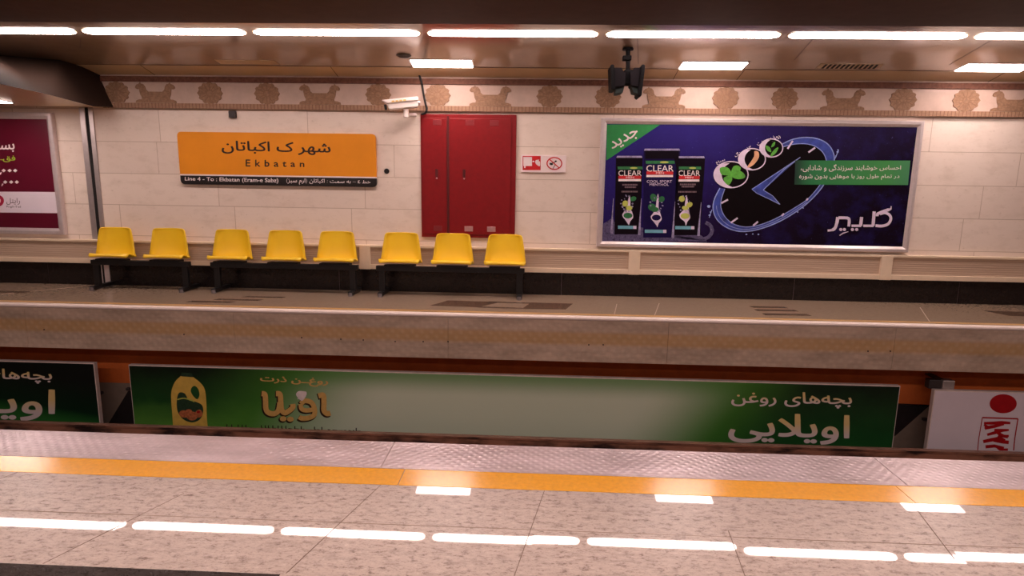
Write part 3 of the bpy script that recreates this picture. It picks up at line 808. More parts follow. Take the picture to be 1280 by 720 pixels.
scr += stroke([(1232, 558.5), (1243, 557.5), (1255, 560)], [4, 4, 3]) + stroke([(1244, 557), (1250, 562), (1260, 562)], 3)
prt('printed_scribble', pr, M['poster_red'], scr, LP)['label'] = 'red brushed scribble'
# clip box over the white poster
p0, p1 = aty(1162, 476.5, 8.2), aty(1191.5, 486, 8.2)
d = thing('junction_box', 'small grey metal box fixed above the left end of the white trackside poster', 'junction box', ((p0.x+p1.x)/2, 8.25, p1.z))
link('box_body', bx(p0.x, p0.x+(p1.x-p0.x)*0.52, 8.2, 8.3, p1.z-0.01, p0.z+0.02, bev=0.008), M['dark_grey'], d)
link('box_cover', bx(p0.x+(p1.x-p0.x)*0.52, p1.x, 8.18, 8.3, p1.z-0.01, p0.z+0.02, bev=0.008), M['alu_dull'], d)
link('bracket', bx(p0.x+0.12, p1.x-0.12, 8.24, 8.5, p0.z+0.005, p0.z+0.025), M['dark_grey'], d)

# ---------------------------------------------------------------- lit lamps
def long_lamp(x0, x1, yc, label):
    d = thing('ceiling_lamp', label, 'lamp', ((x0+x1)/2, yc, ceil_z(yc)), 'long lamps in the row over the platform edge')
    hw, n = 0.07, 8
    ol = []
    for sx, cx in ((1, x1-0.10), (-1, x0+0.10)):
        for k in range(n+1):
            a = (-90+180*k/n) if sx == 1 else (90+180*k/n)
            a = math.radians(a)
            ol.append((cx + 0.10*math.cos(a), hw*math.sin(a)))
    out = [(x*1.0, y) for x, y in ol]
    b = BM(); slab(b, [(x, yc+y, ceil_z(yc+y)-0.012) for x, y in out], (0, 0, 0.014)); link('diffuser', b, M['lamp_long'], d)
    mid = (x0+x1)/2
    b = BM(); slab(b, [((x-mid)*1.018+mid, yc+y*1.16, ceil_z(yc+y*1.16)-0.004) for x, y in out], (0, 0, 0.01)); link('trim_frame', b, M['ceiling_lower'], d)
    return d
G0, GS = -5.80, 2.18
LY = 7.843
names = ['long ceiling lamp cut by the left edge of the photo', 'long ceiling lamp above the left end of the frieze and the round brown rosettes', 'long ceiling lamp above the station sign',
         'long ceiling lamp above the red cabinet', 'long ceiling lamp above the hanging black loudspeakers and left part of the billboard', 'long ceiling lamp above the right part of the billboard', 'long ceiling lamp cut by the right edge of the photo']
for i, nm in enumerate(names):
    x0 = G0+GS*(i-1)
    long_lamp(x0+0.055, x0+GS-0.055, LY, nm)
def short_lamp(x0, x1, y0, y1, label, zf=ceil_z):
    d = thing('ceiling_lamp', label, 'lamp', ((x0+x1)/2, (y0+y1)/2, zf((y0+y1)/2)), 'short lamps in the ceiling')
    b = BM(); slab(b, [(x0, y0, zf(y0)-0.012), (x1, y0, zf(y0)-0.012), (x1, y1, zf(y1)-0.012), (x0, y1, zf(y1)-0.012)], (0, 0, 0.014)); link('diffuser', b, M['lamp_short'], d)
    e = 0.022
    b = BM(); slab(b, [(x0-e, y0-e, zf(y0)-0.004), (x1+e, y0-e, zf(y0)-0.004), (x1+e, y1+e, zf(y1)-0.006), (x0-e, y1+e, zf(y1)-0.006)], (0, 0, 0.01)); link('trim_frame', b, M['alu_dull'], d)
short_lamp(-1.80, -0.955, 8.74, 9.0, 'short ceiling lamp in front of the red cabinet')
xm = atc(891, 82).x; short_lamp(xm-0.43, xm+0.43, 8.74, 9.0, 'short ceiling lamp above the middle of the billboard')
xm = atc(1200, 85).x; short_lamp(xm, xm+0.86, 8.74, 9.0, 'short ceiling lamp at the right edge of the photo')
short_lamp(-8.15, -7.28, 8.1, 8.42, 'short ceiling lamp under the low ceiling at the left edge', lambda y: 2.58)

# ---------------------------------------------------------------- red fire cabinet
p0, p1 = aty(526, 143, W), aty(643.5, 297.5, W)
cx0, cx1, cz1, cz0 = p0.x, p1.x, p0.z+0.005, p1.z-0.005
CY = W-0.035
d = thing('fire_cabinet', 'tall red two-door steel fire cabinet set in the far wall', 'cabinet', ((cx0+cx1)/2, CY, cz0))
link('cabinet_frame', bx(cx0, cx1, CY, W+0.01, cz0, cz1, bev=0.006), M['red_cab'], d)
k = (cx1-cx0)/118.0
def cabinet_door(x0, x1, hx, lbl, plates):
    g = link('door', bx(x0, x1, CY-0.014, CY+0.004, cz0+0.05, cz1-0.06, bev=0.005), M['red_cab'], d); g['label'] = lbl
    hz = aty(560, 216, W).z
    b = BM(); slab(b, [(hx-0.018, CY-0.030, hz-0.06), (hx+0.018, CY-0.022, hz-0.075), (hx+0.022, CY-0.022, hz+0.05), (hx-0.018, CY-0.030, hz+0.055)], (0, 0.018, 0))
    h = link('handle', b, M['red_dark'], g)
    bmk = BM(); bmesh.ops.create_uvsphere(bmk, u_segments=10, v_segments=6, radius=0.013, matrix=Matrix.Translation((hx+0.002, CY-0.03, hz-0.085)))
    link('lock', bmk, M['plate_pale'], g)
    for (px, z, m) in plates:
        link('label_plate', bx(px-0.065, px+0.065, CY-0.018, CY-0.01, z-0.04, z+0.04, bev=0.003), M[m], g)
zt, zb = aty(600, 154, W).z, aty(600, 286, W).z
X = lambda px: aty(px, 220, W).x
cabinet_door(X(529), X(558.5), X(546.5), 'narrow left door', [(X(547.5), zt, 'plate_dull'), (X(547.5), zb, 'plate_dull')])
cabinet_door(X(562.5), X(638.5), X(580.5), 'wide right door', [(X(587.5), zt, 'plate_dull'), (X(617.5), zt, 'plate_dull'), (X(586.5), zb, 'plate_pale'), (X(615), zb, 'plate_pale')])
link('door_gap', bx(X(559.2), X(561.8), CY-0.003, CY+0.01, cz0+0.03, cz1-0.03), M['red_dark'], d)

# ---------------------------------------------------------------- billboard
q0, q1 = aty(751, 149.5, W), aty(1142, 311, W)
BX0, BX1 = aty(748, 230, W).x, aty(1141.5, 230, W).x
BZ0, BZ1 = aty(900, 310.5, W).z, aty(900, 149.5, W).z
BY = W-0.10
bb_ = thing('billboard', 'wide framed blue and black billboard with three dark bottles and a water clock', 'billboard', ((BX0+BX1)/2, BY, BZ0))
link('billboard_frame', frame_bm(BX0, BX1, BZ0, BZ1, W, BY, 0.085), M['alu'], bb_)
FYB = BY+0.03
pst = link('poster', bx(BX0+0.07, BX1-0.07, FYB, FYB+0.01, BZ0+0.07, BZ1-0.07), M['night'], bb_)
Y1_ = FYB-0.0015
# spray along the bottom
rim = [(752, 281), (760, 276), (766, 272), (769, 280), (780, 289), (792, 287), (800, 283), (815, 291), (834, 292), (846, 287), (852, 283), (868, 291), (876, 284), (882, 278), (888, 280), (891, 289), (886, 297), (878, 301)]
prt('printed_spray', bb_, M['spray'], [[(752.5, 301.5), (752, 281), (760, 276), (766, 272), (769, 281), (785, 290), (800, 284), (818, 292), (840, 291), (854, 285), (872, 291), (880, 297), (884, 301.8)], ], Y1_)
prt('printed_spray', bb_, M['spray'], stroke(spline([(879, 299), (886, 296), (890, 289), (888, 282), (882, 278)], 5), [5]*20+[2.5]*1 if False else 4.5), Y1_-0.0004)
# bottles
def bottle(x0, x1, x0b, x1b, yt, yb, body, cx, name_quad, strip_y, red_y, white_y, lines, splash_y, oval, cyan, oval_m, fl1, fl2):
    Yb = Y1_-0.001
    s = 1
    o = prt('printed_bottle', bb_, M[body], [[(x0+2, yt), (x1-2, yt), (x1, yt+2), (x1b, yb), (x0b, yb), (x0, yt+2)]], Yb)
    Yc = Yb-0.001
    prt('printed_edge', o, M['splash'], [[(x0+1.5, yt-0.2), (x1-1.5, yt-0.2), (x1-0.5, yt+2.2), (x0+0.5, yt+2.2)]], Yc)
    (nx0, ny0, nx1, ny1) = name_quad
    prt('printed_leaf_strip', o, M['dark_green_ink'], [[(nx0-1, strip_y-1.8), (nx1+1, strip_y-1.8), (nx1+1.5, strip_y+1.8), (nx0-0.5, strip_y+1.8)]], Yc)
    prt('printed_leaf_strip', o, M['olive_ink'], [ell(nx0+(nx1-nx0)*0.66, strip_y, (nx1-nx0)*0.16, 1.2)], Yc-0.0005)
    text(o, 'CLEAR', [(nx0, ny0), (nx1, ny0), (nx1, ny1), (nx0, ny1)], Yc, M['ink_white'], 0.004)
    prt('printed_band', o, M['sign_red'], [[(nx0, red_y-2), (nx1-0.5, red_y-2), (nx1-0.5, red_y+2), (nx0, red_y+2)]], Yc)
    prt('printed_band', o, M['ink_white'], [[(nx0, white_y-1.4), (nx1-0.8, white_y-1.4), (nx1-0.8, white_y+1.4), (nx0, white_y+1.4)]], Yc)
    m = (nx0+nx1)/2
    text(o, 'MEN', [(m-5, red_y-1.1), (m+5, red_y-1.1), (m+5, red_y+1.1), (m-5, red_y+1.1)], Yc-0.0008, M['ink_white'], 0.01)
    for ln in lines:
        if isinstance(ln[0], str):
            text(o, ln[0], [(ln[1], ln[3]), (ln[2], ln[3]), (ln[2], ln[4]), (ln[1], ln[4])], Yc, M['ink_pink'])
        else:
            xa, xb, y = ln; pp = []; x = xa
            while x < xb:
                w_ = random.uniform(0.8, 1.9); pp.append([(x, y-1), (min(x+w_, xb), y-1), (min(x+w_, xb), y+1), (x, y+1)]); x += w_+0.45
            prt('lettering', o, M['ink_grey'], pp, Yc)
    # flower of water and leaves
    oy = oval; sp = []
    sp += [spline([(cx+1.5, splash_y), (cx+2.6, splash_y+8), (cx+2.2, splash_y+17), (cx+4.5, oy-5), (cx+6, oy+2), (cx+2.5, oy+7), (cx+0.5, oy+12), (cx-1.2, oy+7), (cx-6, oy+3), (cx-7.5, oy-1.5), (cx-4.5, oy-5.5), (cx-1.5, splash_y+17), (cx-0.4, splash_y+9)], 4, True)]
    prt('printed_splash', o, M['ink_pink'], sp, Yc)
    prt('printed_oval', o, M[oval_m], [ell(cx-0.6, oy, 5.6, 3.6)], Yc-0.0006)
    pt = []
    for a in range(14):
        an = math.radians(a*25.7); r_ = random.uniform(6, 9)
        pt.append(ell(cx-1+r_*0.95*math.cos(an), oy-15+r_*1.2*math.sin(an), random.uniform(0.7, 1.7), random.uniform(0.6, 1.5), random.uniform(0, 90), 8))
    prt('printed_splash', o, M['splash'], pt, Yc-0.0002)
    lf = [ell(cx+dx, oy+dy, rx, ry, rot, 12) for dx, dy, rx, ry, rot in fl1]
    prt('printed_leaf', o, M['dark_green_ink'], lf, Yc-0.0005)
    lf = [ell(cx+dx, oy+dy, rx, ry, rot, 12) for dx, dy, rx, ry, rot in fl2]
    prt('printed_leaf', o, M['olive_ink'], lf, Yc-0.0007) if fl2 else None
    xa, xb, yc = cyan
    prt('printed_band', o, M['cyan_ink'], [[(xa, yc-2), (xb, yc-1.8), (xb, yc+2.2), (xa, yc+2)]], Yc)
    prt('printed_band', o, M['ink_pink'], [[(xb, yc-1.8), (xb+4, yc-1.7), (xb+4, yc+2.2), (xb, yc+2.2)]], Yc)
    return o
bottle(770, 803.5, 768, 800, 195, 293, 'bottle_black', 785.5, (773, 213, 802, 220), 210, 221.6, 225.2,
       [(778, 797, 231), (781, 795, 234), (777, 797, 239.5)], 244, 269.5, (772.5, 791.5, 284), 'dark_green_ink', [(6, -21, 4, 3, -20)], [(-4, -15, 3.6, 4, 20), (1, -9.5, 4, 3, 0)])
bottle(846, 881.5, 842, 875, 195.5, 294, 'bottle_black', 856.8, (848, 213, 875, 220), 210, 221.8, 225.6,
       [(850, 870, 230.5), (852, 868, 233.3), (848, 871, 239.8)], 244, 270, (844, 864, 284.5), 'olive_ink', [], [(-4.5, -21.5, 3.8, 3.8, 0), (5, -14, 4.2, 3.2, -30), (-0.5, -10, 4, 2.6, 10)])
bottle(804.5, 850.5, 804, 841, 186, 297, 'bottle_navy', 821, (808, 206.5, 842, 214.5), 202.8, 216.2, 220,
       [('COOL SPORT', 808.5, 840, 225.2, 228.4), ('MENTHOL', 812, 836, 229.2, 232.2)], 242, 272, (806, 829, 289), 'bottle_navy', [(-4, -25, 5, 4, 60), (-6, -13, 5, 4.5, 20), (6, -23, 4, 3.5, -40), (-2, -10, 4.5, 3, -10)], [])
b_up = prt('printed_edge', bb_, M['bottle_black'], [[(806.5, 188.6), (848.5, 188.6), (848.8, 226), (843, 198.5), (806.5, 198.5)]], Y1_-0.0024)
stk = []
for xa, ya, xb, yb in ((766.8, 248, 764.5, 292), (801.8, 248, 799, 294), (843.8, 252, 841, 297), (876.5, 253, 873, 295)):
    stk += stroke([(xa, ya), ((xa+xb)/2-0.2, (ya+yb)/2), (xb, yb)], [0.4, 1.6, 3.4])
prt('printed_streak', bb_, M['splash'], stk, Y1_-0.004)
# green corner
prt('printed_corner', bb_, M['corner_green'], [[(758.8, 155.6), (825.5, 155.6), (757.8, 200.6)]], Y1_-0.001)
text(bb_, 'جدید', [(761.2, 179), (794, 158.5), (800.5, 171), (767, 189.5)], Y1_-0.002, M['ink_white'], 0.012, True)
# water clock
inner = spline([(906, 236), (901.5, 250), (901.5, 261), (907, 272), (917, 280), (930, 283.5), (944, 282.5), (960, 277.5), (976, 270), (993, 260), (1010, 248.5), (1023, 236), (1033, 220), (1033, 203), (1028, 191), (1020, 184), (1009, 180), (995, 180.5), (978, 183), (955, 190), (930, 205), (914, 221)], 4, True)
prt('printed_clock_face', bb_, M['clock_black'], [inner], Y1_-0.001)
io = spline([(900, 235), (893, 249), (891.5, 262), (896, 274), (906, 283), (920, 288.5), (936, 289), (954, 285), (975, 276.5), (996, 264), (1013, 250.5), (1028, 233.5), (1038, 215), (1043, 200), (1040, 187), (1032, 178), (1020, 173), (1005, 171.8), (990, 174.5), (978, 180)], 5)
ii = spline([(906, 236), (901.5, 250), (901.5, 261), (907, 272), (917, 280), (930, 283.5), (944, 282.5), (960, 277.5), (976, 270), (993, 260), (1010, 248.5), (1025, 231), (1034, 214), (1033, 201), (1029, 191), (1021, 184), (1013, 180.8), (1003, 179.5), (991, 180.5), (979, 183.5)], 5)
clk = prt('printed_water_ring', bb_, M['water_blue'], [[io[i], io[i+1], ii[i+1], ii[i]] for i in range(len(io)-1)], Y1_-0.002)
prt('printed_water_line', bb_, M['water_light'], stroke(io, 1.3) + stroke(ii, 1.0) + stroke([((a[0]*0.55+b[0]*0.45), (a[1]*0.55+b[1]*0.45)) for a, b in zip(io, ii)][8:50], 0.7), Y1_-0.003)
drops = [ell(x, y, r, r*0.8, 0, 8) for x, y, r in ((886, 258, 2.2), (887, 269, 1.4), (888, 265, 0.9), (933, 293, 1.2), (941, 292.5, 1), (948, 293, 1.2), (997, 265, 1.2), (1004, 260, 1), (1047, 190, 1.4), (1047.5, 187.5, 1), (1045, 195, 1))]
prt('printed_drop', bb_, M['water_light'], drops + stroke([(890, 262), (886.5, 272)], 0.9) + stroke([(1048, 188), (1044, 198)], 1.0), Y1_-0.003)
ticks = [((901.5, 254), (910, 249.5)), ((913.5, 278.5), (922, 272.5)), ((941.5, 282), (947.5, 277)), ((977, 270), (980, 267)), ((1008, 250.5), (1010, 248)), ((984.5, 186), (991, 176)), ((1010.5, 190.5), (1019, 184.5))]
prt('printed_hour_mark', bb_, M['ink_pink'], [q for a, b in ticks for q in stroke([a, b], 2.2)], Y1_-0.004)
hand = [[(940, 236.5), (945, 233.5), (1000.5, 196.5), (984, 210.5), (954.5, 237.5)], [(940, 236.5), (954.5, 237.5), (968, 247.5), (975, 255.5), (958, 247), (944.5, 241)]]
prt('printed_clock_hand', bb_, M['water_blue'], hand, Y1_-0.004)
prt('printed_water_line', bb_, M['water_light'], stroke([(940, 236.5), (947, 232), (1000.5, 196.5)], 0.9) + stroke([(1000.5, 196.5), (980, 212), (954, 237.5)], 0.9) + stroke([(954, 237.5), (966, 245), (975, 255.5)], 0.8) + stroke([(940, 236.5), (946, 241.5), (962, 249), (975, 255.5)], 0.8), Y1_-0.005)
def bubble(cx, cy, rx, ry):
    o = prt('printed_bubble', bb_, M['clock_black'], [ell(cx, cy, rx, ry)], Y1_-0.006)
    prt('printed_bubble_rim', o, M['ink_pink'], ring(cx, cy, rx, ry, 1.3) + [ell(cx-rx*0.98, cy, 0.01, 0.01)] , Y1_-0.007)
    a = ell(cx, cy, rx, ry, 0, 20, 100, 235); b = ell(cx+rx*0.42, cy, rx*0.95, ry*0.98, 0, 20, 112, 238)
    prt('printed_glint', o, M['ink_pink'], [[a[i], a[i+1], b[i+1], b[i]] for i in range(len(a)-1)], Y1_-0.0075)
    return o
o = bubble(964.2, 185, 15, 12)
prt('printed_leaf', o, M['leaf_green'], [spline([(957, 182), (962, 184), (964, 190), (959, 188)], 4, True), spline([(964, 192), (969, 186), (973, 184.5), (970, 191), (963.5, 196)], 4, True), spline([(964, 184), (966, 179), (969, 177.5), (968, 182)], 4, True)], Y1_-0.009)
o = bubble(940, 199, 17.5, 14)
prt('printed_root', o, M['ginger'], [spline([(943, 189), (948, 190), (948.5, 197), (943, 205), (936, 209.5), (934.5, 208), (940, 200), (943, 194)], 4, True)], Y1_-0.009)
o = bubble(913.8, 218.3, 22, 17)
prt('printed_leaf', o, M['leaf_green'], [spline([(900, 210), (908, 209), (913, 213), (914, 219), (906, 219), (901, 217)], 4, True), spline([(914, 215), (917, 208), (923, 207), (926, 211), (922, 217), (915, 221)], 4, True),
     spline([(915, 217), (923, 213), (930, 217), (931, 222), (924, 224), (916, 222)], 4, True), spline([(914, 219), (915, 225), (911, 231), (906, 228), (905, 222)], 4, True)], Y1_-0.009)
text(bb_, 'نعناع', [(894, 202), (905.5, 198.5), (907, 201.5), (896.5, 206.5)], Y1_-0.006, M['ink_pink'], 0.01, True)
text(bb_, 'جنسینگ', [(917, 193), (937.5, 180.5), (939.5, 183.5), (920, 197.5)], Y1_-0.006, M['ink_pink'], 0.01, True)
text(bb_, 'روغن درخت', [(944.5, 178.5), (972, 167.5), (977, 172.5), (948.5, 183.5)], Y1_-0.006, M['ink_pink'], 0.01, True)
# green banner
prt('printed_banner', bb_, M['banner'], [[(994, 200.5), (1138, 200.8), (1135, 231.3), (993, 230.7)]], Y1_-0.0085)
text(bb_, 'احساس خوشایند سرزندگی و شادابی،', [(1001, 205), (1126.5, 206), (1126, 213.5), (1001, 215)], Y1_-0.0095, M['ink_white'], 0.006, True)
text(bb_, 'در تمام طول روز با موهایی بدون شوره', [(999, 217), (1124.5, 218), (1124, 224.5), (999, 226)], Y1_-0.0095, M['ink_white'], 0.006, True)
# stylised white word
Z = lambda pts: [(1000+x/8.0, 230+y/8.0) for x, y in pts]
lg = []
lg += stroke(Z(spline([(912, 222), (905, 250), (870, 262), (820, 280), (776, 300), (772, 322)], 5)), [1.4]*4+[2.6]*4+[3.8]*18)
lg += stroke(Z(spline([(800, 300), (850, 288), (895, 310), (908, 352), (880, 400), (820, 420), (755, 416)], 6)), 3.4)
lg += stroke(Z([(742, 275), (737, 340), (730, 418)]), 4.0) + stroke(Z([(736, 418), (632, 418)]), 3.0)
lg += stroke(Z([(616, 330), (606, 418)]), 4.0) + stroke(Z([(612, 418), (515, 418)]), 3.0)
lg += stroke(Z(spline([(488, 425), (492, 360), (478, 342), (440, 338), (384, 338)], 5)), 3.6)
lg += stroke(Z(spline([(378, 332), (368, 390), (350, 440), (320, 460), (276, 466)], 6)), [4.2]*6+[3.8]*12+[2.6]*7)
lg += [ell(1000+x/8, 230+y/8, 2.0, 1.9) for x, y in ((408, 455), (444, 455), (524, 455), (567, 455))]
lg += stroke(Z([(395, 515), (430, 492), (484, 476)]), [1.2, 1.6, 0.6])
prt('lettering', bb_, M['ink_pink'], lg, Y1_-0.002)['label'] = 'large white stylised word'

# ---------------------------------------------------------------- maroon poster at the left edge
mx1 = aty(77, 220, W).x; mz1, mz0 = aty(50, 141, W).z, aty(50, 292.5, W).z
mp = thing('framed_poster', 'maroon framed wall poster with a white band, cut by the left edge', 'poster', (mx1-1.1, BY, mz0))
link('poster_frame', frame_bm(mx1-2.4, mx1, mz0, mz1, W, BY+0.02, 0.10), M['alu'], mp)
link('printed_face', bx(mx1-2.32, mx1-0.08, BY+0.05, BY+0.06, mz0+0.08, mz1-0.08), M['maroon'], mp)
YM = BY+0.048
prt('printed_band', mp, M['poster_white'], [[(-140, 238.5), (71, 240), (74, 266.5), (-138, 264)]], YM)['label'] = 'white band'
text(mp, 'بستــه', [(-34, 178), (18, 178), (18.5, 190), (-34, 190)], YM, M['ink_white'], 0.02, True)
text(mp, 'فقــط', [(-14, 193), (19, 194.5), (19.5, 203), (-14, 202)], YM, M['lime'], 0.012, True, label='lime green lettering')
dots = []
for y in (213.2, 227.6):
    o_ = 0 if y < 220 else 2
    for x in (4.5, 12, 19): dots.append([(x+o_-2.8, y), (x+o_, y-2.2), (x+o_+2.8, y), (x+o_, y+2.2)])
    dots.append([(o_+0.5, y+2), (o_+2.5, y+2), (o_+1, y+5), (o_-0.5, y+5)])
    for x in (-8, -15, -22): dots.append([(x+o_-2.8, y), (x+o_, y-2.2), (x+o_+2.8, y), (x+o_, y+2.2)])
prt('lettering', mp, M['ink_white'], dots, YM)['label'] = 'white numerals'
prt('printed_logo', mp, M['logo_red'], [ell(-3.5, 251, 8.5, 7.5)], YM-0.001)
prt('printed_logo', mp, M['ink_white'], ring(-3.5, 251, 4.5, 4, 1.5), YM-0.002)
text(mp, 'رایتل', [(8, 247.5), (25, 247.5), (25, 256), (8, 256)], YM-0.001, M['ink_grey'], 0.006, True)
text(mp, 'RighTel', [(8, 256.8), (26, 257.3), (26, 260.5), (8, 260)], YM-0.001, M['ink_grey'], 0.004)

# ---------------------------------------------------------------- station sign
def rrect(px, r, k=5):
    """rounded quad given its corners TL, TR, BR, BL and which are rounded"""
    out = []
    n = 4
    for i in range(n):
        p = Vector(px[i]); a = (Vector(px[i-1])-p).normalized(); b = (Vector(px[(i+1) % n])-p).normalized()
        if r[i] <= 0: out.append(tuple(p)); continue
        s, e = p + a*r[i], p + b*r[i]
        for j in range(k+1):
            t = j/k; q = s*(1-t)**2 + p*2*t*(1-t) + e*t*t; out.append(tuple(q))
    return out
SY = W-0.045
sx0, sx1 = aty(223.5, 197, SY).x, aty(470, 200, SY).x
zt = aty(345, 166, SY).z; zm = aty(347, 219.3, SY).z; zb = aty(348, 232, SY).z
sg = thing('station_sign', 'orange and black station name sign with rounded corners on the far wall', 'sign', ((sx0+sx1)/2, SY, zb))
rc = rrect([(sx0, zt), (sx1, zt), (sx1, zm), (sx0, zm)], [0.07, 0.07, 0, 0])
b = BM(); slab(b, [(x, SY, z) for x, z in rc], (0, 0.04, 0)); link('name_panel', b, M['sign_orange'], sg)['label'] = 'orange panel'
rc = rrect([(sx0, zm-0.022), (sx1, zm-0.022), (sx1, zb), (sx0, zb)], [0, 0, 0.07, 0.07])
b = BM(); slab(b, [(x, SY, z) for x, z in rc], (0, 0.04, 0)); link('line_panel', b, M['sign_black'], sg)['label'] = 'black panel'
link('divider', bx(sx0, sx1, SY-0.001, SY+0.03, zm-0.022, zm), M['white_plate'], sg)
YS = SY-0.0015
text(sg, 'شهر ک اکباتان', [(277, 175.5), (413, 178.5), (413.5, 194.5), (277, 192)], YS, M['ink_dark'], 0.016, True, spacing=1.0)
text(sg, 'Ekbatan', [(307, 199.2), (380.5, 201), (380.5, 209), (307, 208.2)], YS, M['ink_dark'], 0.02, spacing=1.75)
text(sg, 'Line 4 - To : Ekbatan (Eram-e Sabz)', [(231, 221), (348, 222.8), (348, 229.8), (231, 227)], YS, M['ink_white'], 0.016)
text(sg, 'خط ٤ – به سمت : اکباتان (ارم سبز)', [(358, 222.3), (463.5, 225.5), (463, 231.2), (358, 230.8)], YS, M['ink_white'], 0.012, True)

# ---------------------------------------------------------------- two small safety signs
def plate(label, x0, x1, y0, y1):
    p0, p1 = aty(x0, y0, W-0.03), aty(x1, y1, W-0.03)
    d = thing('safety_sign', label, 'sign', ((p0.x+p1.x)/2, W-0.03, p1.z), 'safety signs beside the red cabinet')
    link('plate', bx(p0.x, p1.x, W-0.03, W+0.002, p1.z, p0.z, bev=0.004), M['white_plate'], d)
    return d
YP = W-0.0315
pf = plate('square red and white fire hose sign right beside the red cabinet', 651.5, 678.3, 193.6, 215.6)
prt('printed_red_square', pf, M['sign_red'], [[(653.3, 194.9), (675.8, 194.9), (675.8, 212.6), (653.3, 212.6)]], YP)
prt('printed_pictogram', pf, M['white_plate'], [[(654.2, 196.2), (665, 196.2), (665, 207.5), (657, 207.5), (656.7, 210), (655.2, 210), (655, 207.5), (654.2, 207.5)],
    spline([(670, 200), (671.5, 202), (674, 199.5), (673, 202), (675, 202), (674.8, 207.8), (671, 206), (669, 203)], 3, True), [(665.6, 201), (668, 201), (668, 202.6), (665.6, 202.6)]], YP-0.001)
pn = plate('white no smoking sign with a red crossed circle right of the fire hose sign', 678.9, 707.3, 194, 215.8)
prt('printed_pictogram', pn, M['sign_black'], [ell(689, 205, 2.2, 1.5, 15), stroke([(690, 204), (696, 201.5)], 1.0)[0], stroke([(691, 211), (694.5, 205)], 0.7)[0], ell(694.8, 201.5, 1.3, 1.0)], YP-0.001)
prt('printed_ring', pn, M['sign_red'], ring(693, 204.3, 9.9, 8.1, 1.4) + stroke([(686.5, 198.8), (699, 210)], 1.3), YP-0.002)

# ---------------------------------------------------------------- benches of yellow seats
def seat_shell(cx, zo=0.0):
    """moulded shell: rows from the front lip of the seat to the top of the back"""
    prof = [(8.955, 0.380, 0.285), (8.962, 0.400, 0.305), (8.985, 0.405, 0.312), (9.04, 0.390, 0.316), (9.09, 0.364, 0.318), (9.125, 0.354, 0.319), (9.155, 0.364, 0.318), (9.178, 0.41, 0.313), (9.19, 0.49, 0.303), (9.20, 0.60, 0.288), (9.212, 0.71, 0.270), (9.217, 0.775, 0.258), (9.219, 0.804, 0.240), (9.22, 0.815, 0.205)]
    bm = BM(); rows = []; n = 12
    for i, (y, z, hw) in enumerate(prof):
        row = []
        for k in range(n+1):
            u = -1 + 2*k/n
            edge = abs(u)**4
            # the sides curl up on the seat and forward on the back
            yy = y - (0.05*edge if i > 6 else 0); zz = z + (0.010*edge if 2 <= i <= 7 else 0.0)
            if i <= 1: zz += -0.012*edge
            row.append(bm.verts.new((cx + hw*u, yy + (0.014*(1-u*u) if i > 7 else 0), zz + zo)))
        rows.append(row)
    for a, b in zip(rows, rows[1:]):
        for k in range(n): bm.faces.new((a[k], a[k+1], b[k+1], b[k]))
    bmesh.ops.recalc_face_normals(bm, faces=bm.faces)
    bmesh.ops.solidify(bm, geom=list(bm.faces), thickness=0.016)
    return bm
def bench(label, seats, x0, x1, legs):
    d = thing('seat_bench', label, 'bench', ((x0+x1)/2, 9.05, ZF), 'benches of yellow seats')
    for cx in seats:
        o = smooth(link('seat', seat_shell(cx), M['chair_yellow'], d))
        b = BM()
        box(b, cx-0.17, cx+0.17, 8.98, 9.10, 0.318, 0.345, bev=0.006)
        for s in (-0.2, 0.2): box(b, cx+s-0.03, cx+s+0.03, 8.98, 9.12, 0.30, 0.343)
        link('seat_bracket', b, M['black_steel'], d)
    link('beam', bx(x0, x1, 8.975, 9.06, 0.25, 0.325, bev=0.008), M['black_steel'], d)
    for lx in legs:
        b = BM(); box(b, lx-0.045, lx+0.045, 8.99, 9.05, ZF+0.05, 0.26, bev=0.008)
        g = link('leg', b, M['black_steel'], d)
        b = BM(); box(b, lx-0.04, lx+0.04, 8.86, 9.32, ZF+0.012, ZF+0.068, bev=0.012); link('foot', b, M['black_steel'], g)
        b = BM(); 
        for yy in (8.87, 9.30):
            bmesh.ops.create_cone(b, cap_ends=True, segments=14, radius1=0.036, radius2=0.03, depth=0.05, matrix=Matrix.Translation((lx, yy, ZF+0.025)))
        link('foot_cap', b, M['rubber'], g)
    return d
SX = lambda px: aty(px, 300, 9.2).x
BXX = lambda px: aty(px, 325, 9.0).x
bench('bench of two yellow plastic seats at the left, beside the maroon poster', [SX(147), SX(213.5)], BXX(114), BXX(236), [BXX(119), BXX(230)])
bench('bench of three yellow plastic seats below the station sign', [SX(292), SX(358.5), SX(422.5)], BXX(263), BXX(447), [BXX(270), BXX(440)])
bench('bench of three yellow plastic seats in front of the red cabinet', [SX(502.5), SX(567), SX(632)], BXX(470), BXX(656), [BXX(477), BXX(650)])

# ---------------------------------------------------------------- small fittings
# CCTV camera on the wall
c0 = aty(502, 134, 9.05)
d = thing('security_camera', 'white security camera on a wall bracket left of the red cabinet', 'camera', (c0.x, W, c0.z-0.15))
a0, a1 = aty(477.5, 130, 8.98), aty(522.5, 125.5, 9.12)
ax = (a1-a0).normalized(); up = Vector((0, 0, 1)); sd = ax.cross(up).normalized(); up2 = sd.cross(ax)
def obox(bm, c, l, w, h, lo=0.0):
    vs = []
    for i in (0, 1):
        for sx, sz in ((-1, -1), (1, -1), (1, 1), (-1, 1)):
            sh = lo if (i == 0 and sz == -1) else 0
            vs.append(bm.verts.new(c + ax*((i-0.5)*l + sh) + sd*(sx*w/2) + up2*(sz*h/2)))
    for f in ((0, 1, 2, 3), (7, 6, 5, 4), (0, 4, 5, 1), (1, 5, 6, 2), (2, 6, 7, 3), (3, 7, 4, 0)): bm.faces.new([vs[i] for i in f])
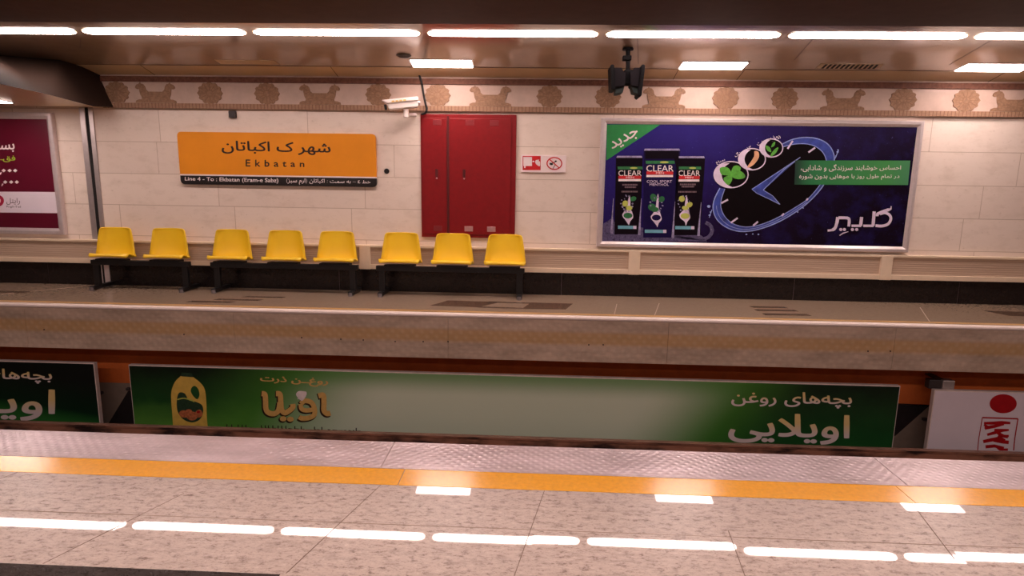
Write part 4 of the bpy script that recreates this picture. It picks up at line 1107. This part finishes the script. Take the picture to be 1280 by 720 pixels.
L_ = (a1-a0).length; mid = (a0+a1)/2
b = BM(); obox(b, mid - up2*0.045 + ax*0.03, L_*0.84, 0.13, 0.10, 0.02); bmesh.ops.bevel(b, geom=list(b.edges), offset=0.012, segments=2, affect='EDGES'); link('camera_body', b, M['camera_white'], d)
b = BM(); obox(b, mid + up2*0.02, L_, 0.17, 0.055, 0.07); bmesh.ops.bevel(b, geom=list(b.edges), offset=0.008, segments=2, affect='EDGES'); link('sunshade', b, M['camera_white'], d)
b = BM(); tube(b, [a0 + ax*0.06 - up2*0.05, a0 + ax*0.025 - up2*0.05], 0.04, 14); link('lens', b, M['groove'], d)
b = BM(); j = aty(507.5, 142, 9.07); tube(b, [j + Vector((0, 0, 0.06)), j, j + Vector((0, 0.0, -0.05))], 0.036, 12); link('swivel', b, M['camera_white'], d)
b = BM(); tube(b, [j + Vector((0.0, 0, -0.03)), j + Vector((0.03, 0.12, 0.0)), Vector((j.x+0.07, W+0.01, j.z+0.02))], 0.028, 12); link('bracket_arm', b, M['camera_white'], d)
b = BM(); tube(b, [mid + ax*(L_*0.47) - up2*0.035, mid + ax*(L_*0.54) - up2*0.04], 0.03, 12); link('cable_gland', b, M['alu_dull'], d)
b = BM()
for i_ in range(4):
    c = mid - ax*(L_*0.20 - i_*0.055) + up2*0.012 + sd*0.087
    obox(b, c, 0.04, 0.004, 0.022)
link('camera_lettering', b, M['gold_ink'], d)
b = BM(); pts = spline([(523.5, 92), (527, 103), (529.5, 118), (532, 130), (533.5, 136), (531.5, 141.5), (526.5, 143)], 5)
tube(b, [aty(x, y, FY-0.045) for x, y in pts], 0.016, 8); o = link('cable', b, M['groove'], None, loc=aty(533, 136, FY-0.03)); tag(o, 'black cable hanging from the ceiling to the top corner of the red cabinet', 'cable')
b = BM(); p = aty(291, 143, W-0.02); box(b, p.x-0.055, p.x+0.055, W-0.05, W, p.z-0.05, p.z+0.05, bev=0.01)
o = link('junction_box', b, M['dark_grey'], None, loc=(p.x, W, p.z)); tag(o, 'small square dark box on the wall above the station sign', 'junction box')
b = BM(); p = aty(483.3, 214, W-0.004); bmesh.ops.create_cone(b, cap_ends=True, segments=20, radius1=0.042, radius2=0.036, depth=0.016, matrix=Matrix.Translation(p) @ Matrix.Rotation(math.radians(90), 4, 'X'))
o = link('wall_plug', b, M['groove'], None, loc=p); tag(o, 'small round black hole plug in the wall right of the station sign', 'plug')
# twin loudspeakers on a ceiling pole
HY = 8.3
P = lambda x, y, dy=0.0: aty(x, y, HY+dy)
top = P(785, 58); top.z = ceil_z(HY)
d = thing('hanging_loudspeaker', 'pair of black loudspeakers back to back on a ceiling pole', 'loudspeaker', top)
b = BM(); pb = P(785, 107); tube(b, [top + Vector((0, 0, 0.01)), Vector((pb.x, HY, pb.z))], 0.028, 12); link('pole', b, M['speaker_black'], d)
b = BM(); tube(b, [top + Vector((0, 0, 0.008)), top - Vector((0, 0, 0.02))], 0.07, 16); link('ceiling_flange', b, M['speaker_black'], d)
c = P(784, 73); link('pole_clamp', bx(c.x-0.06, c.x+0.05, HY-0.045, HY+0.045, c.z-0.03, c.z+0.03, bev=0.01), M['speaker_black'], d)
c = P(785, 92); link('bracket', bx(c.x-0.055, c.x+0.055, HY-0.06, HY+0.06, P(785, 106.5).z, P(785, 88).z, bev=0.012), M['speaker_black'], d)
for s in (-1, 1):
    X_ = (lambda v: v) if s == -1 else (lambda v: 2*785.0-v)
    pts = [(767.3, 84.5), (777.5, 84.5), (778.2, 89.5), (782.8, 90), (781.2, 107.5), (768.5, 109.5)]
    b = BM(); slab(b, [P(X_(x), y, -0.12) for x, y in pts], (0, 0.24, 0)); bmesh.ops.bevel(b, geom=list(b.edges), offset=0.008, segments=1, affect='EDGES')
    g = link('speaker_cabinet', b, M['speaker_grille'], d)
    pts = [(763.3, 81.5), (765.2, 80.2), (767.6, 81), (769.3, 112), (764.2, 111.5)] if s == -1 else [(763.3, 81.5), (765.2, 80.2), (767.8, 81), (772.5, 118.5), (769.5, 121), (767.8, 119)]
    b = BM(); slab(b, [P(X_(x), y, -0.16) for x, y in pts], (0, 0.32, 0)); bmesh.ops.bevel(b, geom=list(b.edges), offset=0.006, segments=1, affect='EDGES')
    link('front_baffle', b, M['speaker_black'], g)
    pts = [(769, 109), (780.5, 108), (778.5, 115.5), (773, 117), (769.5, 117)]
    b = BM(); slab(b, [P(X_(x), y, -0.10) for x, y in pts], (0, 0.2, 0)); link('end_cover', b, M['speaker_teal'], g)['label'] = 'grey green end cover'
# ceiling grilles and sensor
def grille(label, q, m, ns):
    c = [atc(*p, off=0.006) for p in q]; ctr = sum(c, Vector())/4
    d = thing('ceiling_vent', label, 'vent', ctr, 'vents in the sloping ceiling')
    b = BM(); slab(b, c, (0, 0, 0.008)); link('vent_frame', b, M[m], d)
    for k in range(ns):
        t0, t1 = (k+0.25)/ns, (k+0.75)/ns
        pts = [c[0].lerp(c[1], t0), c[0].lerp(c[1], t1), c[3].lerp(c[2], t1), c[3].lerp(c[2], t0)]
        pts = [p_.lerp(ctr, 0.12) - Vector((0, 0, 0.004)) for p_ in pts]
        b = BM(); slab(b, pts, (0, 0, 0.005)); link('slot', b, M['groove'], d)
grille('ceiling vent with dark slots over the right half of the billboard', [(1026, 80), (1105, 80.5), (1099, 86), (1020, 85.5)], 'ceiling_lower', 12)
grille('pale ceiling vent over the station sign', [(268, 75), (342, 76), (350, 81), (276, 80)], 'ceiling_lower', 0)
p = atc(505, 71, off=0.01)
b = BM(); bmesh.ops.create_cone(b, cap_ends=True, segments=20, radius1=0.05, radius2=0.11, depth=0.03, matrix=Matrix.Translation(p))
o = link('smoke_detector', b, M['dark_grey'], None, loc=p); tag(o, 'small dark round detector on the ceiling beside the short lamp', 'smoke detector')
